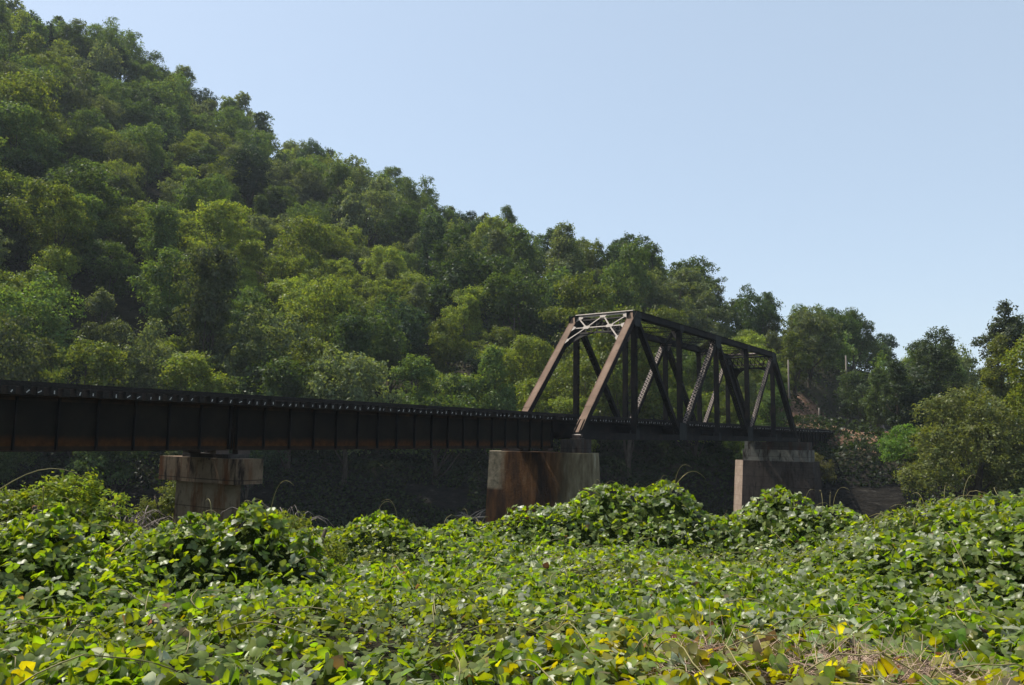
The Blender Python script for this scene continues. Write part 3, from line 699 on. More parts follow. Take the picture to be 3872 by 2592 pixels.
        # gusset plates
        for i in range(1, N_):
            for sg in (-1, 1):
                mb = MB(); c = Ld[i]; big = i in (2, 4); o_ = nV*(sg*.268); h_ = 1.25 if big else .55; wd = 1.0 if big else .38
                pts = [c-bV*wd*.75-zV*.22, c+bV*wd*.75-zV*.22, c+bV*wd*.75+zV*.35, c+bV*wd*.62+zV*h_, c-bV*wd*.62+zV*h_, c-bV*wd*.75+zV*.35]
                P6 = [p+o_ for p in pts]; Q6 = [p+o_*1.05 for p in pts]
                mb.add(P6+Q6, [tuple(range(6))[::-1], tuple(range(6, 12))]+[(k, (k+1) % 6, (k+1) % 6+6, k+6) for k in range(6)]); fin(mb, 'gusset_plate', M['gusset'])
                mb = MB(); c = U[i]; wd = .75 if i in (1, 3, 5) else .4; h_ = .95 if i in (1, 3, 5) else .5
                pts = [c+bV*wd+zV*.2, c-bV*wd+zV*.2, c-bV*wd-zV*.25, c-bV*wd*.45-zV*h_, c+bV*wd*.45-zV*h_, c+bV*wd-zV*.25]
                P6 = [p+o_ for p in pts]; Q6 = [p+o_*1.05 for p in pts]
                mb.add(P6+Q6, [tuple(range(6))[::-1], tuple(range(6, 12))]+[(k, (k+1) % 6, (k+1) % 6+6, k+6) for k in range(6)]); fin(mb, 'gusset_plate', M['gusset'])
    # portals: top strut, lattice in the plane of the end posts, knees and plates
    for end, (L0, U1, L0f, U1f) in enumerate(((P(0, 0, 0), P(PL, 0, HT), P(0, W, 0), P(PL, W, HT)), (P(PL*6, 0, 0), P(PL*5, 0, HT), P(PL*6, W, 0), P(PL*5, W, HT)))):
        t = (U1-L0).normalized(); dv = t.cross(nV).normalized(); dv = dv if dv.z > 0 else -dv
        def Q(a, b_, off=.2): return U1+nV*(W*a)+t*b_+dv*off      # a across 0..1, b along the post
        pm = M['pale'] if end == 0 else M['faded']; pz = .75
        mb = MB(); e0 = .30/W
        mb.beam(Q(0, .12, .26), Q(1, .12, .26), .10, .16, t)
        mb.beam(Q(e0, .0, .20), Q(1-e0, .0, .20), .14, .02, t)
        mb.beam(Q(e0, -1.42, .20), Q(.34, -1.42, .20), .11, .03, t); mb.beam(Q(.34, -1.42, .20), Q(.66, -1.42, .20), .11, .03, t); mb.beam(Q(.66, -1.42, .20), Q(1-e0, -1.42, .20), .11, .03, t)
        for a0, b0, a1, b1 in ((e0, -.1, .30, -1.42), (.30, -1.42, .50, -.05), (.50, -.05, .70, -1.42), (.70, -1.42, 1-e0, -.1), (.30, -1.42, .07, -2.85), (.70, -1.42, .93, -2.85)):
            mb.beam(Q(a0, b0, .215), Q(a1, b1, .215), .11, .025, t)
        for a0 in (.30, .70):
            c = [Q(a0-.07, -1.42-.03, .235), Q(a0-.04, -1.42-.19, .235), Q(a0+.04, -1.42-.19, .235), Q(a0+.07, -1.42-.03, .235), Q(a0+.045, -1.42+.18, .235), Q(a0-.045, -1.42+.18, .235)]
            mb.add(c+[p+dv*.012 for p in c], [tuple(range(6))[::-1], tuple(range(6, 12))]+[(k, (k+1) % 6, (k+1) % 6+6, k+6) for k in range(6)])
        c = [Q(.44, -.05, .235), Q(.46, -.33, .235), Q(.54, -.33, .235), Q(.56, -.05, .235)]
        mb.add(c+[p+dv*.012 for p in c], [(3, 2, 1, 0), (4, 5, 6, 7)]+[(k, (k+1) % 4, (k+1) % 4+4, k+4) for k in range(4)])
        for a0, sg in ((e0*.9, 1), (1-e0*.9, -1)):
            for b0, w_ in ((-.25, .10), (-1.42, .06), (-2.9, .05)):
                c = [Q(a0, b0-.42, .235), Q(a0+sg*w_, b0-.05, .235), Q(a0+sg*w_, b0+.12, .235), Q(a0, b0+.25, .235)]
                if sg < 0: c = c[::-1]
                mb.add(c+[p+dv*.012 for p in c], [(3, 2, 1, 0), (4, 5, 6, 7)]+[(k, (k+1) % 4, (k+1) % 4+4, k+4) for k in range(4)])
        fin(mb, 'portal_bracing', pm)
        # inner dark portal web with arched lower edge (at the back of the posts)
        mb = MB(); K = 16; T_ = []; Bt = []
        for k in range(K+1):
            a = e0+(1-2*e0)*k/K; x = abs(2*k/K-1); T_.append((a, -1.5)); Bt.append((a, -1.72-1.5*x**2.6))
        for k in range(K):
            p = [Q(*T_[k], -.18), Q(*T_[k+1], -.18), Q(*Bt[k+1], -.18), Q(*Bt[k], -.18)]
            mb.add(p+[v-dv*.02 for v in p], [(0, 1, 2, 3), (7, 6, 5, 4), (0, 4, 5, 1), (3, 2, 6, 7)])
        for k in range(9):
            a0 = e0+(1-2*e0)*k/9; a1 = e0+(1-2*e0)*(k+1)/9
            mb.beam(Q(a0, -.1, -.18), Q(a1, -1.5, -.18), .07, .02, t); mb.beam(Q(a1, -.1, -.2), Q(a0, -1.5, -.2), .07, .02, t)
        mb.beam(Q(e0, -.02, -.18), Q(1-e0, -.02, -.18), .16, .1, t)
        fin(mb, 'portal_arch', M['dark'])
    # sway frames and struts at the inner posts, top laterals
    for i in range(2, N_-1):
        c0, c1 = P(PL*i, .25, HT), P(PL*i, W-.25, HT); mb = MB()
        mb.beam(c0+zV*.2, c1+zV*.2, .2, .03, bV); mb.beam(c0-zV*.25, c1-zV*.25, .2, .03, bV); mb.beam(c0-zV*1.5, c1-zV*1.5, .16, .03, bV)
        for k in range(10):
            a = k/10; b_ = (k+1)/10; mb.beam(c0.lerp(c1, a)+zV*(.2 if k % 2 else -.25), c0.lerp(c1, b_)+zV*(-.25 if k % 2 else .2), .06, .015, bV)
        for k in range(4):
            a = k/4; b_ = (k+1)/4; mb.beam(c0.lerp(c1, a)-zV*(.25 if k % 2 == 0 else 1.5), c0.lerp(c1, b_)-zV*(1.5 if k % 2 == 0 else .25), .08, .02, bV)
        mb.beam(c0-zV*2.9, c0.lerp(c1, .25)-zV*1.5, .09, .03, bV); mb.beam(c1-zV*2.9, c0.lerp(c1, .75)-zV*1.5, .09, .03, bV)
        sf = fin(mb, 'sway_frame', M['dark'])
        for q, sg in ((c0, 1), (c1, -1)):
            mb = MB(); p = [q-zV*.25, q+nV*sg*.5-zV*.25, q+nV*sg*.12-zV*.95, q-zV*.95]; p = [v-bV*.03 for v in p]
            if sg < 0: p = p[::-1]
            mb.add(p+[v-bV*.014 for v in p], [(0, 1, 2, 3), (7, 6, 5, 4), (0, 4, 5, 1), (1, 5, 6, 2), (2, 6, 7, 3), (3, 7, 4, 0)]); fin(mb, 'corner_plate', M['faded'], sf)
    for i in range(1, N_-1):
        for (ta, tb) in ((.25, W-.25), (W-.25, .25)):
            A, B = P(PL*i+.2, ta, HT), P(PL*(i+1)-.2, tb, HT); mb = MB(); t = (B-A).normalized(); sd = t.cross(zV).normalized(); zo = .012 if ta < 1 else 0.
            for z_ in (.16, -.2):
                for sg in (-1, 1): mb.beam(A+zV*(z_+zo)+sd*sg*.12, B+zV*(z_+zo)+sd*sg*.12, .06, .012, sd)
                n = int((B-A).length/.42)
                for k in range(n):
                    for sg in (-1, 1): mb.beam(A.lerp(B, k/n)+zV*(z_+zo+.016)+sd*sg*.12, A.lerp(B, (k+1)/n)+zV*(z_+zo+.016)-sd*sg*.12, .05, .008, sd)
            n = int((B-A).length/.5)
            for k in range(n): mb.beam(A.lerp(B, k/n)+zV*(.16 if k % 2 else -.2), A.lerp(B, (k+1)/n)+zV*(-.2 if k % 2 else .16), .05, .01, sd)
            fin(mb, 'lateral_brace', M['dark'])
    # floor
    for i in range(0, N_+1):
        mb = MB(); s = PL*i+(.35 if i == 0 else -.35 if i == 6 else 0)
        mb.beam(P(s, .3, .32), P(s, W-.3, .32), .02, .95, bV); mb.beam(P(s, .3, .80), P(s, W-.3, .80), .32, .03, bV); mb.beam(P(s, .3, -.16), P(s, W-.3, -.16), .32, .03, bV)
        fin(mb, 'floor_beam', M['dark'])
    for tc in (W/2-1., W/2+1.):
        mb = MB(); mb.beam(P(-.5, tc, .60), P(51.6, tc, .60), .02, .80, nV); mb.beam(P(-.5, tc, 1.02), P(51.6, tc, 1.02), .3, .03, nV); mb.beam(P(-.5, tc, .19), P(51.6, tc, .19), .3, .03, nV)
        fin(mb, 'stringer', M['dark'])
    mb = MB()
    for i in range(N_):
        mb.beam(P(PL*i, .3, -.1), P(PL*(i+1), W-.3, -.1), .1, .02, nV); mb.beam(P(PL*i, W-.3, -.13), P(PL*(i+1), .3, -.13), .1, .02, nV)
    fin(mb, 'bottom_bracing', M['dark'])
    tag(root, 'dark steel through truss railway bridge span with rusty brown end posts', 'bridge span')
M['edge_rust'] = surf('edge_rust', [(.3, (.05, .03, .022)), (.6, (.16, .10, .075)), (.8, (.26, .17, .13))], 14, rough=.9, spec=.1)
M['gusset'] = surf('gusset_steel', [(.3, (.014, .015, .015)), (.7, (.030, .031, .030))], 2, rough=.7, spec=.1)
truss()

# track: ties, rails, guard timbers; one thing that runs over all the spans
M['iron'] = surf('bright_iron', [(.3, (.32, .31, .29)), (.7, (.62, .60, .57))], 9, rough=.5, spec=.5)
def track():
    root = empty('railway_track', P(-26, W/2, 1.1)); rl = root.location.copy()
    g = np.random.default_rng(2)
    def fin(mb, name, mat): mb.v = [tuple(Vector(v)-rl) for v in mb.v]; return mb.build(name, mat, root)
    s = -60.; rest = MB(); irons = MB(); k = 0
    while s < 84:
        wv = .21+.02*g.random(); la = 1.55+.06*g.normal(); lb = 1.55+.06*g.normal(); dz = .015*g.normal(); top = 1.31+dz
        A, B = P(s, W/2-la, top-.13), P(s+.03*g.normal(), W/2+lb, top-.13+.02*g.normal())
        vis = -37 < s < 8
        if vis and k < 100:
            mb = MB(); mb.beam(A, B, wv, .26, bV); to = fin(mb, 'tie', M['tie']); k += 1
            if g.random() < .93:
                ir = MB(); a_ = g.random()*1.5+.3; dd = bV*math.cos(a_)+zV*math.sin(a_); c_ = A-nV*.006+bV*.02*g.normal()-zV*.03; h_ = .045+.025*g.random()
                ir.beam(c_-dd*h_, c_+dd*h_, .012, .030, nV); ir.v = [tuple(Vector(v)-rl) for v in ir.v]; ir.build('end_iron', M['iron'], to)
        else: rest.beam(A, B, wv, .26, bV); irons.beam(A-nV*.006-bV*.03-zV*.06, A-nV*.006+bV*.03+zV*.05, .012, .03, nV)
        s += .42+.03*g.random()+(.28 if g.random() < .04 else 0)
    # ballasted part on the bank
    tag(fin(rest, 'ties', M['tie']), kind='stuff'); tag(fin(irons, 'end_irons', M['iron']), kind='stuff')
    for tc in (W/2-.7175-.035, W/2+.7175+.035):
        mb = MB(); a, b_ = -62, 190
        mb.beam(P(a, tc, 1.345), P(b_, tc, 1.345), .14, .02, nV); mb.beam(P(a, tc, 1.405), P(b_, tc, 1.405), .018, .10, nV); mb.beam(P(a, tc, 1.475), P(b_, tc, 1.475), .07, .042, nV)
        fin(mb, 'rail', M['rail'])
    for tc in (W/2-1.38, W/2+1.38):
        mb = MB(); s = -62.
        while s < 84: mb.beam(P(s, tc, 1.41), P(s+5.96, tc, 1.41), .2, .17, nV); s += 6
        fin(mb, 'guard_timber', M['tie'])
    for tc in (W/2-.4, W/2+.4):
        mb = MB(); mb.beam(P(-62, tc, 1.345), P(84, tc, 1.345), .12, .02, nV); mb.beam(P(-62, tc, 1.40), P(84, tc, 1.40), .02, .09, nV); mb.beam(P(-62, tc, 1.455), P(84, tc, 1.455), .06, .03, nV); fin(mb, 'guard_rail', M['rail'])
    tag(root, 'single railway track on dark timber ties across the bridge', 'railway track')
track()

# ------------------------------------------------------------------ piers
def stpoly(pts, rl): return [tuple((P(s, t, 0)-rl).xy) for s, t in pts]
def pier1():
    root = empty('bridge_pier', P(-25.8, 2.9, WATER_Z-.13+1)); rl = root.location.copy(); o = O[2]
    def pr_(pts, z0, z1, name, mat, sc=1., ctr=None):
        mb = MB(); mb.prism(stpoly(pts, rl), z0+o-rl.z, z1+o-rl.z, sc, stpoly([ctr], rl)[0] if ctr else None); return mb.build(name, mat, root)
    s0, s1 = -26.45, -25.15
    pr_([(s0, .2), (s1, .2), (s1, 5.8), (s0, 5.8)], -2.23, -1.2, 'pier_cap', M['conc_brown'])
    pr_([(s0+.25, 1.3), (s1-.25, 1.3), (s1-.25, 4.8), (s0+.25, 4.8)], -13, -2.23, 'pier_shaft', M['conc_pale2'], 1.1, (-25.8, 3.0))
    pr_([(s0+.15, 1.0), (s1-.15, 1.0), (s1-.15, 4.3), (s0+.15, 4.3)], -1.2, -1.03, 'bearing_seat', M['conc_dark'])
    tag(root, 'T-shaped rust-stained concrete pier under the left girders', 'bridge pier', 'concrete piers of the railway bridge')
M['conc_pale2'] = concrete('buff_streaked_concrete', (.12, .092, .055), (.19, .15, .095), (.03, .018, .010), .50, (.10, .045, .016))
def shaft_poly(s0, s1, t0, t1, nose_near='round', nose_far='cut', k=1.3):
    sc = (s0+s1)/2; h = (s1-s0)/2; p = []
    if nose_near == 'round': p += [(sc-h*math.cos(a), t0-h*.85*math.sin(a)) for a in np.linspace(0, math.pi, 13)]
    else: p += [(s0, t0), (s1, t0)]
    if nose_far == 'cut': p += [(s1, t1), (sc, t1+k), (s0, t1)]
    else: p += [(s1, t1), (s0, t1)]
    return p
def pier2():
    root = empty('bridge_pier', P(0, 2.6, WATER_Z-.13+1)); rl = root.location.copy(); o = O[2]
    def pr_(pts, z0, z1, name, mat, sc=1., ctr=None):
        mb = MB(); mb.prism(stpoly(pts, rl), z0+o-rl.z, z1+o-rl.z, sc, stpoly([ctr], rl)[0] if ctr else None); return mb.build(name, mat, root)
    pr_(shaft_poly(-1.5, 1.5, -.15, 6.3, k=1.0), -13, -1.15, 'pier_shaft', M['conc_rust'], 1.14, (0, 3.0))
    pr_([(-.62, -.75), (.62, -.75), (.62, .95), (-.62, .95)], -1.15, -.24, 'pedestal', M['conc_dark'])
    pr_([(-.62, 4.3), (.62, 4.3), (.62, 5.9), (-.62, 5.9)], -1.15, -.24, 'pedestal', M['conc_dark'])
    tag(root, 'massive rust-stained concrete pier carrying the near end of the truss', 'bridge pier', 'concrete piers of the railway bridge')
def conc_rust():
    # brown rust wash over the long face, pale lime-streaked concrete at the rounded near end
    m, nt, out = newmat('rust_and_lime_concrete')
    v = mapping(nt, (1, 1, 1)); vs = mapping(nt, (1.0, 1.0, .24))
    pale = ramp(nt, noise(nt, vs, 2.2, 8), [(.35, (.075, .055, .03)), (.55, (.16, .135, .08)), (.75, (.33, .30, .22))])
    brown = ramp(nt, noise(nt, vs, 1.3, 8), [(.3, (.014, .009, .006)), (.45, (.034, .018, .010)), (.6, (.105, .048, .018)), (.76, (.20, .125, .07))])
    tc = N(nt, 'ShaderNodeTexCoord'); dt = N(nt, 'ShaderNodeVectorMath', operation='DOT_PRODUCT'); nt.links.new(tc.outputs['Object'], dt.inputs[0]); dt.inputs[1].default_value = tuple(Nv)
    ad = N(nt, 'ShaderNodeMath', operation='MULTIPLY_ADD'); nt.links.new(noise(nt, vs, 1.1, 6), ad.inputs[0]); ad.inputs[1].default_value = 1.6; nt.links.new(dt.outputs['Value'], ad.inputs[2])
    mr = N(nt, 'ShaderNodeMapRange'); mr.inputs[1].default_value = -2.5; mr.inputs[2].default_value = -.7; nt.links.new(ad.outputs[0], mr.inputs[0])
    mx = N(nt, 'ShaderNodeMix', data_type='RGBA'); nt.links.new(mr.outputs[0], mx.inputs[0]); nt.links.new(pale, mx.inputs[6]); nt.links.new(brown, mx.inputs[7])
    # the far upper corner is bare buff concrete
    mr2 = N(nt, 'ShaderNodeMapRange'); mr2.inputs[1].default_value = 3.1; mr2.inputs[2].default_value = 3.6; nt.links.new(ad.outputs[0], mr2.inputs[0])
    sp = N(nt, 'ShaderNodeSeparateXYZ'); nt.links.new(tc.outputs['Object'], sp.inputs[0]); mr3 = N(nt, 'ShaderNodeMapRange'); mr3.inputs[1].default_value = 7.3; mr3.inputs[2].default_value = 7.5; nt.links.new(sp.outputs[2], mr3.inputs[0])
    mm = N(nt, 'ShaderNodeMath', operation='MULTIPLY'); nt.links.new(mr2.outputs[0], mm.inputs[0]); nt.links.new(mr3.outputs[0], mm.inputs[1])
    mx2 = N(nt, 'ShaderNodeMix', data_type='RGBA'); nt.links.new(mm.outputs[0], mx2.inputs[0]); nt.links.new(mx.outputs[2], mx2.inputs[6])
    bf = ramp(nt, noise(nt, v, 2.5, 8), [(.35, (.10, .09, .06)), (.65, (.27, .22, .15))]); nt.links.new(bf, mx2.inputs[7])
    b = N(nt, 'ShaderNodeBsdfPrincipled'); nt.links.new(mx2.outputs[2], b.inputs['Base Color']); b.inputs['Roughness'].default_value = .9; b.inputs['Specular IOR Level'].default_value = .15
    bp = N(nt, 'ShaderNodeBump'); bp.inputs['Strength'].default_value = .4; bp.inputs['Distance'].default_value = .05
    nt.links.new(noise(nt, v, 6, 8), bp.inputs['Height']); nt.links.new(bp.outputs[0], b.inputs['Normal'])
    nt.links.new(b.outputs[0], out.inputs[0]); return m
M['conc_rust'] = conc_rust()
pier2()
pier1()
def pier3():
    root = empty('bridge_pier', P(51.5, 2.3, WATER_Z-.13+1)); rl = root.location.copy(); o = O[2]
    def pr_(pts, z0, z1, name, mat, sc=1., ctr=None):
        mb = MB(); mb.prism(stpoly(pts, rl), z0+o-rl.z, z1+o-rl.z, sc, stpoly([ctr], rl)[0] if ctr else None); return mb.build(name, mat, root)
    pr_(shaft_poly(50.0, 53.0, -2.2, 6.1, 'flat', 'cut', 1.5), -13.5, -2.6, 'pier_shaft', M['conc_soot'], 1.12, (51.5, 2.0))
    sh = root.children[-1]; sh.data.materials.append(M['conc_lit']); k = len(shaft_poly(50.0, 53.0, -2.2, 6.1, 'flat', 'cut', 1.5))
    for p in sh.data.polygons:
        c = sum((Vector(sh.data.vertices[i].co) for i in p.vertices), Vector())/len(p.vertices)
        if len(p.vertices) == 4 and c.dot(nV) > 3.9: p.material_index = 1  # cutwater facets get the sunlit copy, other faces the shaded one
    pr_([(50.2, -1.7), (52.8, -1.7), (52.8, 6.2), (50.2, 6.2)], -2.6, -1.25, 'pier_cap', M['conc_grey'])
    pr_([(50.35, -1.5), (52.65, -1.5), (52.65, 4.6), (50.35, 4.6)], -1.25, -.30, 'bearing_wall', M['conc_soot2'])
    pr_([(50.4, 4.75), (52.6, 4.75), (52.6, 6.0), (50.4, 6.0)], -1.25, -.28, 'pedestal', M['conc_grey'])
    tag(root, 'tall dark concrete pier with grey cap under the far end of the truss', 'bridge pier', 'concrete piers of the railway bridge')
M['conc_soot'] = concrete('weathered_brown_concrete', (.045, .035, .03), (.075, .058, .048), (.016, .013, .012), .50, (.03, .02, .014))  # dark copy with the shade of the wide pier face put into the colour
M['conc_soot2'] = concrete('sooty_concrete', (.04, .034, .03), (.08, .068, .06), (.02, .017, .015), .5, (.06, .03, .02))  # even dark tone for the bearing wall of the far pier
pier3()
def abutment():
    root = empty('bridge_abutment', P(85, 2.6, -6)); rl = root.location.copy(); o = O[2]
    def pr_(pts, z0, z1, name, mat, sc=1., ctr=None):
        mb = MB(); mb.prism(stpoly(pts, rl), z0+o-rl.z, z1+o-rl.z, sc, stpoly([ctr], rl)[0] if ctr else None); return mb.build(name, mat, root)
    pr_([(83.2, -.6), (86, -.6), (86, 5.8), (83.2, 5.8)], -9, -1.05, 'abutment_wall', M['conc_soot'])
    pr_([(84.15, -.4), (85.9, -.4), (85.9, 5.6), (84.15, 5.6)], -1.05, 1.0, 'backwall', M['conc_soot'])
    pr_([(84.4, -2.8), (85.3, -2.8), (85.3, -.62), (84.4, -.62)], -9, .4, 'wing_wall', M['conc_soot'])
    tag(root, 'stone-coloured abutment wall where the bridge meets the dirt bank', 'bridge abutment')
abutment()

# ------------------------------------------------------------------ kudzu
def kudzu():
    g = np.random.default_rng(21)
    def sample(n, r0, r1, dens):
        az = np.radians(-58+g.random(n)*116); r = np.sqrt(r0**2+g.random(n)*(r1**2-r0**2)); return r*np.sin(az), r*np.cos(az)
    area = lambda a, b_: .5*(b_*b_-a*a)*math.radians(116)
    X = []; Y = []
    for a, b_, dn in ((3.6, 8, 430), (8, 13, 400), (13, 19, 300), (19, 27, 190)):
        n = int(area(a, b_)*dn*2.2/3*2); x, y = sample(n, a, b_, dn); e = .05
        gx = (kudzu_z(x+e, y)-kudzu_z(x-e, y))/(2*e); gy = (kudzu_z(x, y+e)-kudzu_z(x, y-e))/(2*e); w = np.sqrt(1+gx*gx+gy*gy)
        k = g.random(n) < np.clip(w, 1, 5.5)/2.2/2.4; X.append(x[k]); Y.append(y[k])
    x = np.concatenate(X); y = np.concatenate(Y)
    az = np.degrees(np.arctan2(x, y)); r = np.hypot(x, y)
    straw = np.exp(-(((az-25)/5.5)**2+((r-6.9)/.55)**2))+.9*np.exp(-(((az-14.5)/2.6)**2+((r-7.0)/.7)**2))
    k = g.random(len(x)) > straw*.9*(vnoise(x, y, .35, 31) > .3); x, y, az, r, straw = x[k], y[k], az[k], r[k], straw[k]
    e = .05; gx = np.clip((kudzu_z(x+e, y)-kudzu_z(x-e, y))/(2*e), -3, 3); gy = np.clip((kudzu_z(x, y+e)-kudzu_z(x, y-e))/(2*e), -3, 3)
    sn = unit(np.stack([-gx, -gy, np.ones(len(x))], 1))
    # compound leaves: three leaflets share one stalk
    n0 = len(x); rp = lambda A_: np.repeat(A_, 3, 0); x, y, az, r, straw, sn = map(rp, (x, y, az, r, straw, sn)); which = np.tile([0, 1, 2], n0)
    def g3(*sh): return np.repeat(g.normal(size=(n0,)+sh), 3, 0)
    def u3(): return np.repeat(g.random(n0), 3, 0)
    n = len(x)
    deep = np.where(u3() < .62, u3()*.06, u3()*.32)
    pos = np.stack([x, y, kudzu_z(x, y)+.07], 1)-sn*deep[:, None]+g3(3)*.02
    nrm = unit(sn*.40+np.array([-.10, .02, .34])+g3(3)*np.where(u3() < .40, .70, .34)[:, None])
    fwd = g3(3); fwd[:, 2] -= .9; fwd = unit(fwd-nrm*(fwd*nrm).sum(1, keepdims=True)); side = np.cross(nrm, fwd)
    th_ = np.where(which == 0, 0, np.where(which == 1, 1.45, -1.45))+g.normal(size=n)*.2; ft = fwd*np.cos(th_)[:, None]+side*np.sin(th_)[:, None]
    pos = pos+fwd*np.where(which == 0, .030, 0)[:, None]; nrm = unit(nrm+g.normal(size=(n, 3))*.16); fwd = unit(ft-nrm*(ft*nrm).sum(1, keepdims=True)); side = np.cross(nrm, fwd)
    flip = u3() < .09; nrm = np.where(flip[:, None], -nrm, nrm)
    # small-leaved patches of other weeds among the kudzu
    weed = smooth(.60, .75, vnoise(x, y, 2.6, 41))
    size = (.030+.026*u3()+.006*g.random(n))*(1-.55*weed*(u3() < .75)); size *= np.where(r > 19, 1.12, 1.0)
    # outline of one leaflet in (across, along): slightly lobed, pointed
    OL = np.array([(0, -.05), (-.74, .08), (-1.02, .58), (-.78, 1.06), (-.44, 1.42), (0, 1.80), (.44, 1.42), (.78, 1.06), (1.02, .58), (.74, .08)])
    MID = np.array([(0, .45), (0, .95), (0, 1.4)])
    T = np.concatenate([OL, MID]); nv = len(T)
    Fq = np.array([(0, 10, 2, 1), (10, 11, 3, 2), (11, 12, 4, 3), (0, 9, 8, 10), (10, 8, 7, 11), (11, 7, 6, 12), (12, 5, 5, 4), (12, 6, 5, 5)])
    Fq = np.array([(0, 10, 2, 1), (10, 11, 3, 2), (11, 12, 4, 3), (0, 9, 8, 10), (10, 8, 7, 11), (11, 7, 6, 12), (12, 6, 5, 4)])
    fold = g.normal(size=(n, 1))*.22-.12; fold = np.where(u3()[:, None] < .08, 1.4+g.random((n, 1))*1.0, fold); droop = .16*g.random((n, 1))+.05
    a = T[None, :, 0]; b_ = T[None, :, 1]; w_ = .82+.3*g.random((n, 1))
    narrow = np.where(fold > 1, .45, 1.)
    h = np.abs(a)*fold-droop*(b_-.4)**2+.05*np.sin(b_*7+a*5+g.random((n, 1))*6)
    V = pos[:, None, :]+size[:, None, None]*((a*w_*narrow)[..., None]*side[:, None, :]+b_[..., None]*fwd[:, None, :]+h[..., None]*nrm[:, None, :])
    F = (np.arange(n)[:, None, None]*nv+Fq[None]).reshape(-1, 4)
    # colour
    base = np.array([.118, .180, .014]); alt = np.array([.092, .150, .020]); lime = np.array([.150, .205, .014]); yel = np.array([.27, .265, .012]); brn = np.array([.16, .085, .045]); wd = np.array([.10, .12, .026])
    q = u3()[:, None]; C_ = np.where(q < .45, base, np.where(q < .72, alt, lime))*(.8+.4*g.random((n, 1)))
    C_ = C_*(1-weed[:, None]*.6)+wd*weed[:, None]*.6
    yz = smooth(9.6, 6.7, r)*(.05+1.0*smooth(-9, 17, az))*(.35+1.1*vnoise(x, y, .8, 33))
    yy = u3() < np.clip(yz*.62+.005, 0, .8); C_ = np.where(yy[:, None], yel*(.45+.7*g.random((n, 1)))*np.array([1, 1, 1]), C_)
    bb = g.random(n) < np.clip(straw*.4+.006, 0, .6); pl = u3() < (.055+.07*smooth(-10, 20, az)); flip = flip & ~pl; C_ = np.where((pl & ~yy)[:, None], np.array([.36, .39, .29])*(.7+.5*g.random((n, 1))), C_)
    C_ = np.where(bb[:, None], brn*(.4+1.*g.random((n, 1))), C_)
    print('KUDZU leaves', n)
    vf = np.where(np.arange(nv) >= 10, 1.22, .94)[None, :, None]; CV = np.concatenate([(C_[:, None, :]*vf).reshape(-1, 3), np.repeat(np.where(pl & ~yy, .12, np.where(bb, .4, 1.)), nv)[:, None]], 1)
    me = mesh_np('kudzu', V.reshape(-1, 3), F, 4, M['kudzu'], True, CV)
    tag(link('kudzu', me), 'dense green kudzu carpet with heaped mounds covering the near bank', 'kudzu', kind='stuff')
kudzu()
def kudzu_bed():
    # shaded tangle of stems and old leaves under the carpet
    rs = np.concatenate([np.arange(2.5, 27, .22)]); az = np.radians(np.arange(-60, 60.1, .8)); A, Rr = np.meshgrid(az, rs); X = Rr*np.sin(A); Y = Rr*np.cos(A)
    Z = kudzu_z(X, Y)-.26; Z = np.maximum(Z, -90); n = len(az); V = np.stack([X, Y, Z], -1).reshape(-1, 3); F = []
    for i in range(len(rs)-1): j = np.arange(n-1); F.append(np.stack([i*n+j, (i+1)*n+j, (i+1)*n+j+1, i*n+j+1], 1))
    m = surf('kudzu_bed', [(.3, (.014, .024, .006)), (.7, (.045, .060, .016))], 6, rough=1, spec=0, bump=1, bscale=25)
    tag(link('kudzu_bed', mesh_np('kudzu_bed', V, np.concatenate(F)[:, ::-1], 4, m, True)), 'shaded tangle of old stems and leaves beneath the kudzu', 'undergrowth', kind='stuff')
kudzu_bed()
def vines():
    g = np.random.default_rng(31); mb = MB()
    for i in range(150):      # runners along the top of the carpet
        az = R(-34+68*g.random()); r = 4.5+17*g.random()**.8; x, y = r*math.sin(az), r*math.cos(az); a = g.random()*6.283; L = .4+.9*g.random(); pts = []; turn = g.normal()*1.2
        for k in range(9):
            q = k/8; pts.append((x, y, float(kudzu_z(x, y))+.06+.14*math.sin(math.pi*q)*(g.random()*.3+.85))); x += math.cos(a)*L/8; y += math.sin(a)*L/8; a += turn/8
        mb.tube(pts, [.0055]*9, 4)
    for (mx, my, rx, ry, zt) in MOUNDS[:18]:      # shoots standing up from the mounds
        for i in range(2):
            x = mx+g.normal()*rx*.45; y = my+g.normal()*ry*.4; a = g.random()*6.283; h = .22+.4*g.random(); pts = []; z = float(kudzu_z(x, y))
            for k in range(9):
                q = k/8; pts.append((x+math.cos(a)*h*.8*q**1.6, y+math.sin(a)*h*.8*q**1.6, z+h*math.sin(q*2.1)*.9))
            mb.tube(pts, list(np.linspace(.007, .003, 9)), 4)
    for x0, y0, hgt, lx in ((-8.9, 13.6, .5, 1.6), (-4.6, 9.4, .0, 0), (3.9, 19.4, .55, .9), (10.2, 14.8, 1.1, .35), (10.6, 14.9, .9, .1), (7.9, 17.5, .45, .5)):
        if hgt == 0: continue
        z = float(kudzu_z(x0, y0)); mb.tube([(x0+lx*q, y0+.1*q, z+hgt*math.sin(q*2.4)) for q in np.linspace(0, 1, 9)], list(np.linspace(.013, .004, 9)), 5)
    tag(mb.build('kudzu_vines', M['stem'], smooth=True), 'thin pale kudzu runners arching over the leaves', 'vines', kind='stuff')
vines()
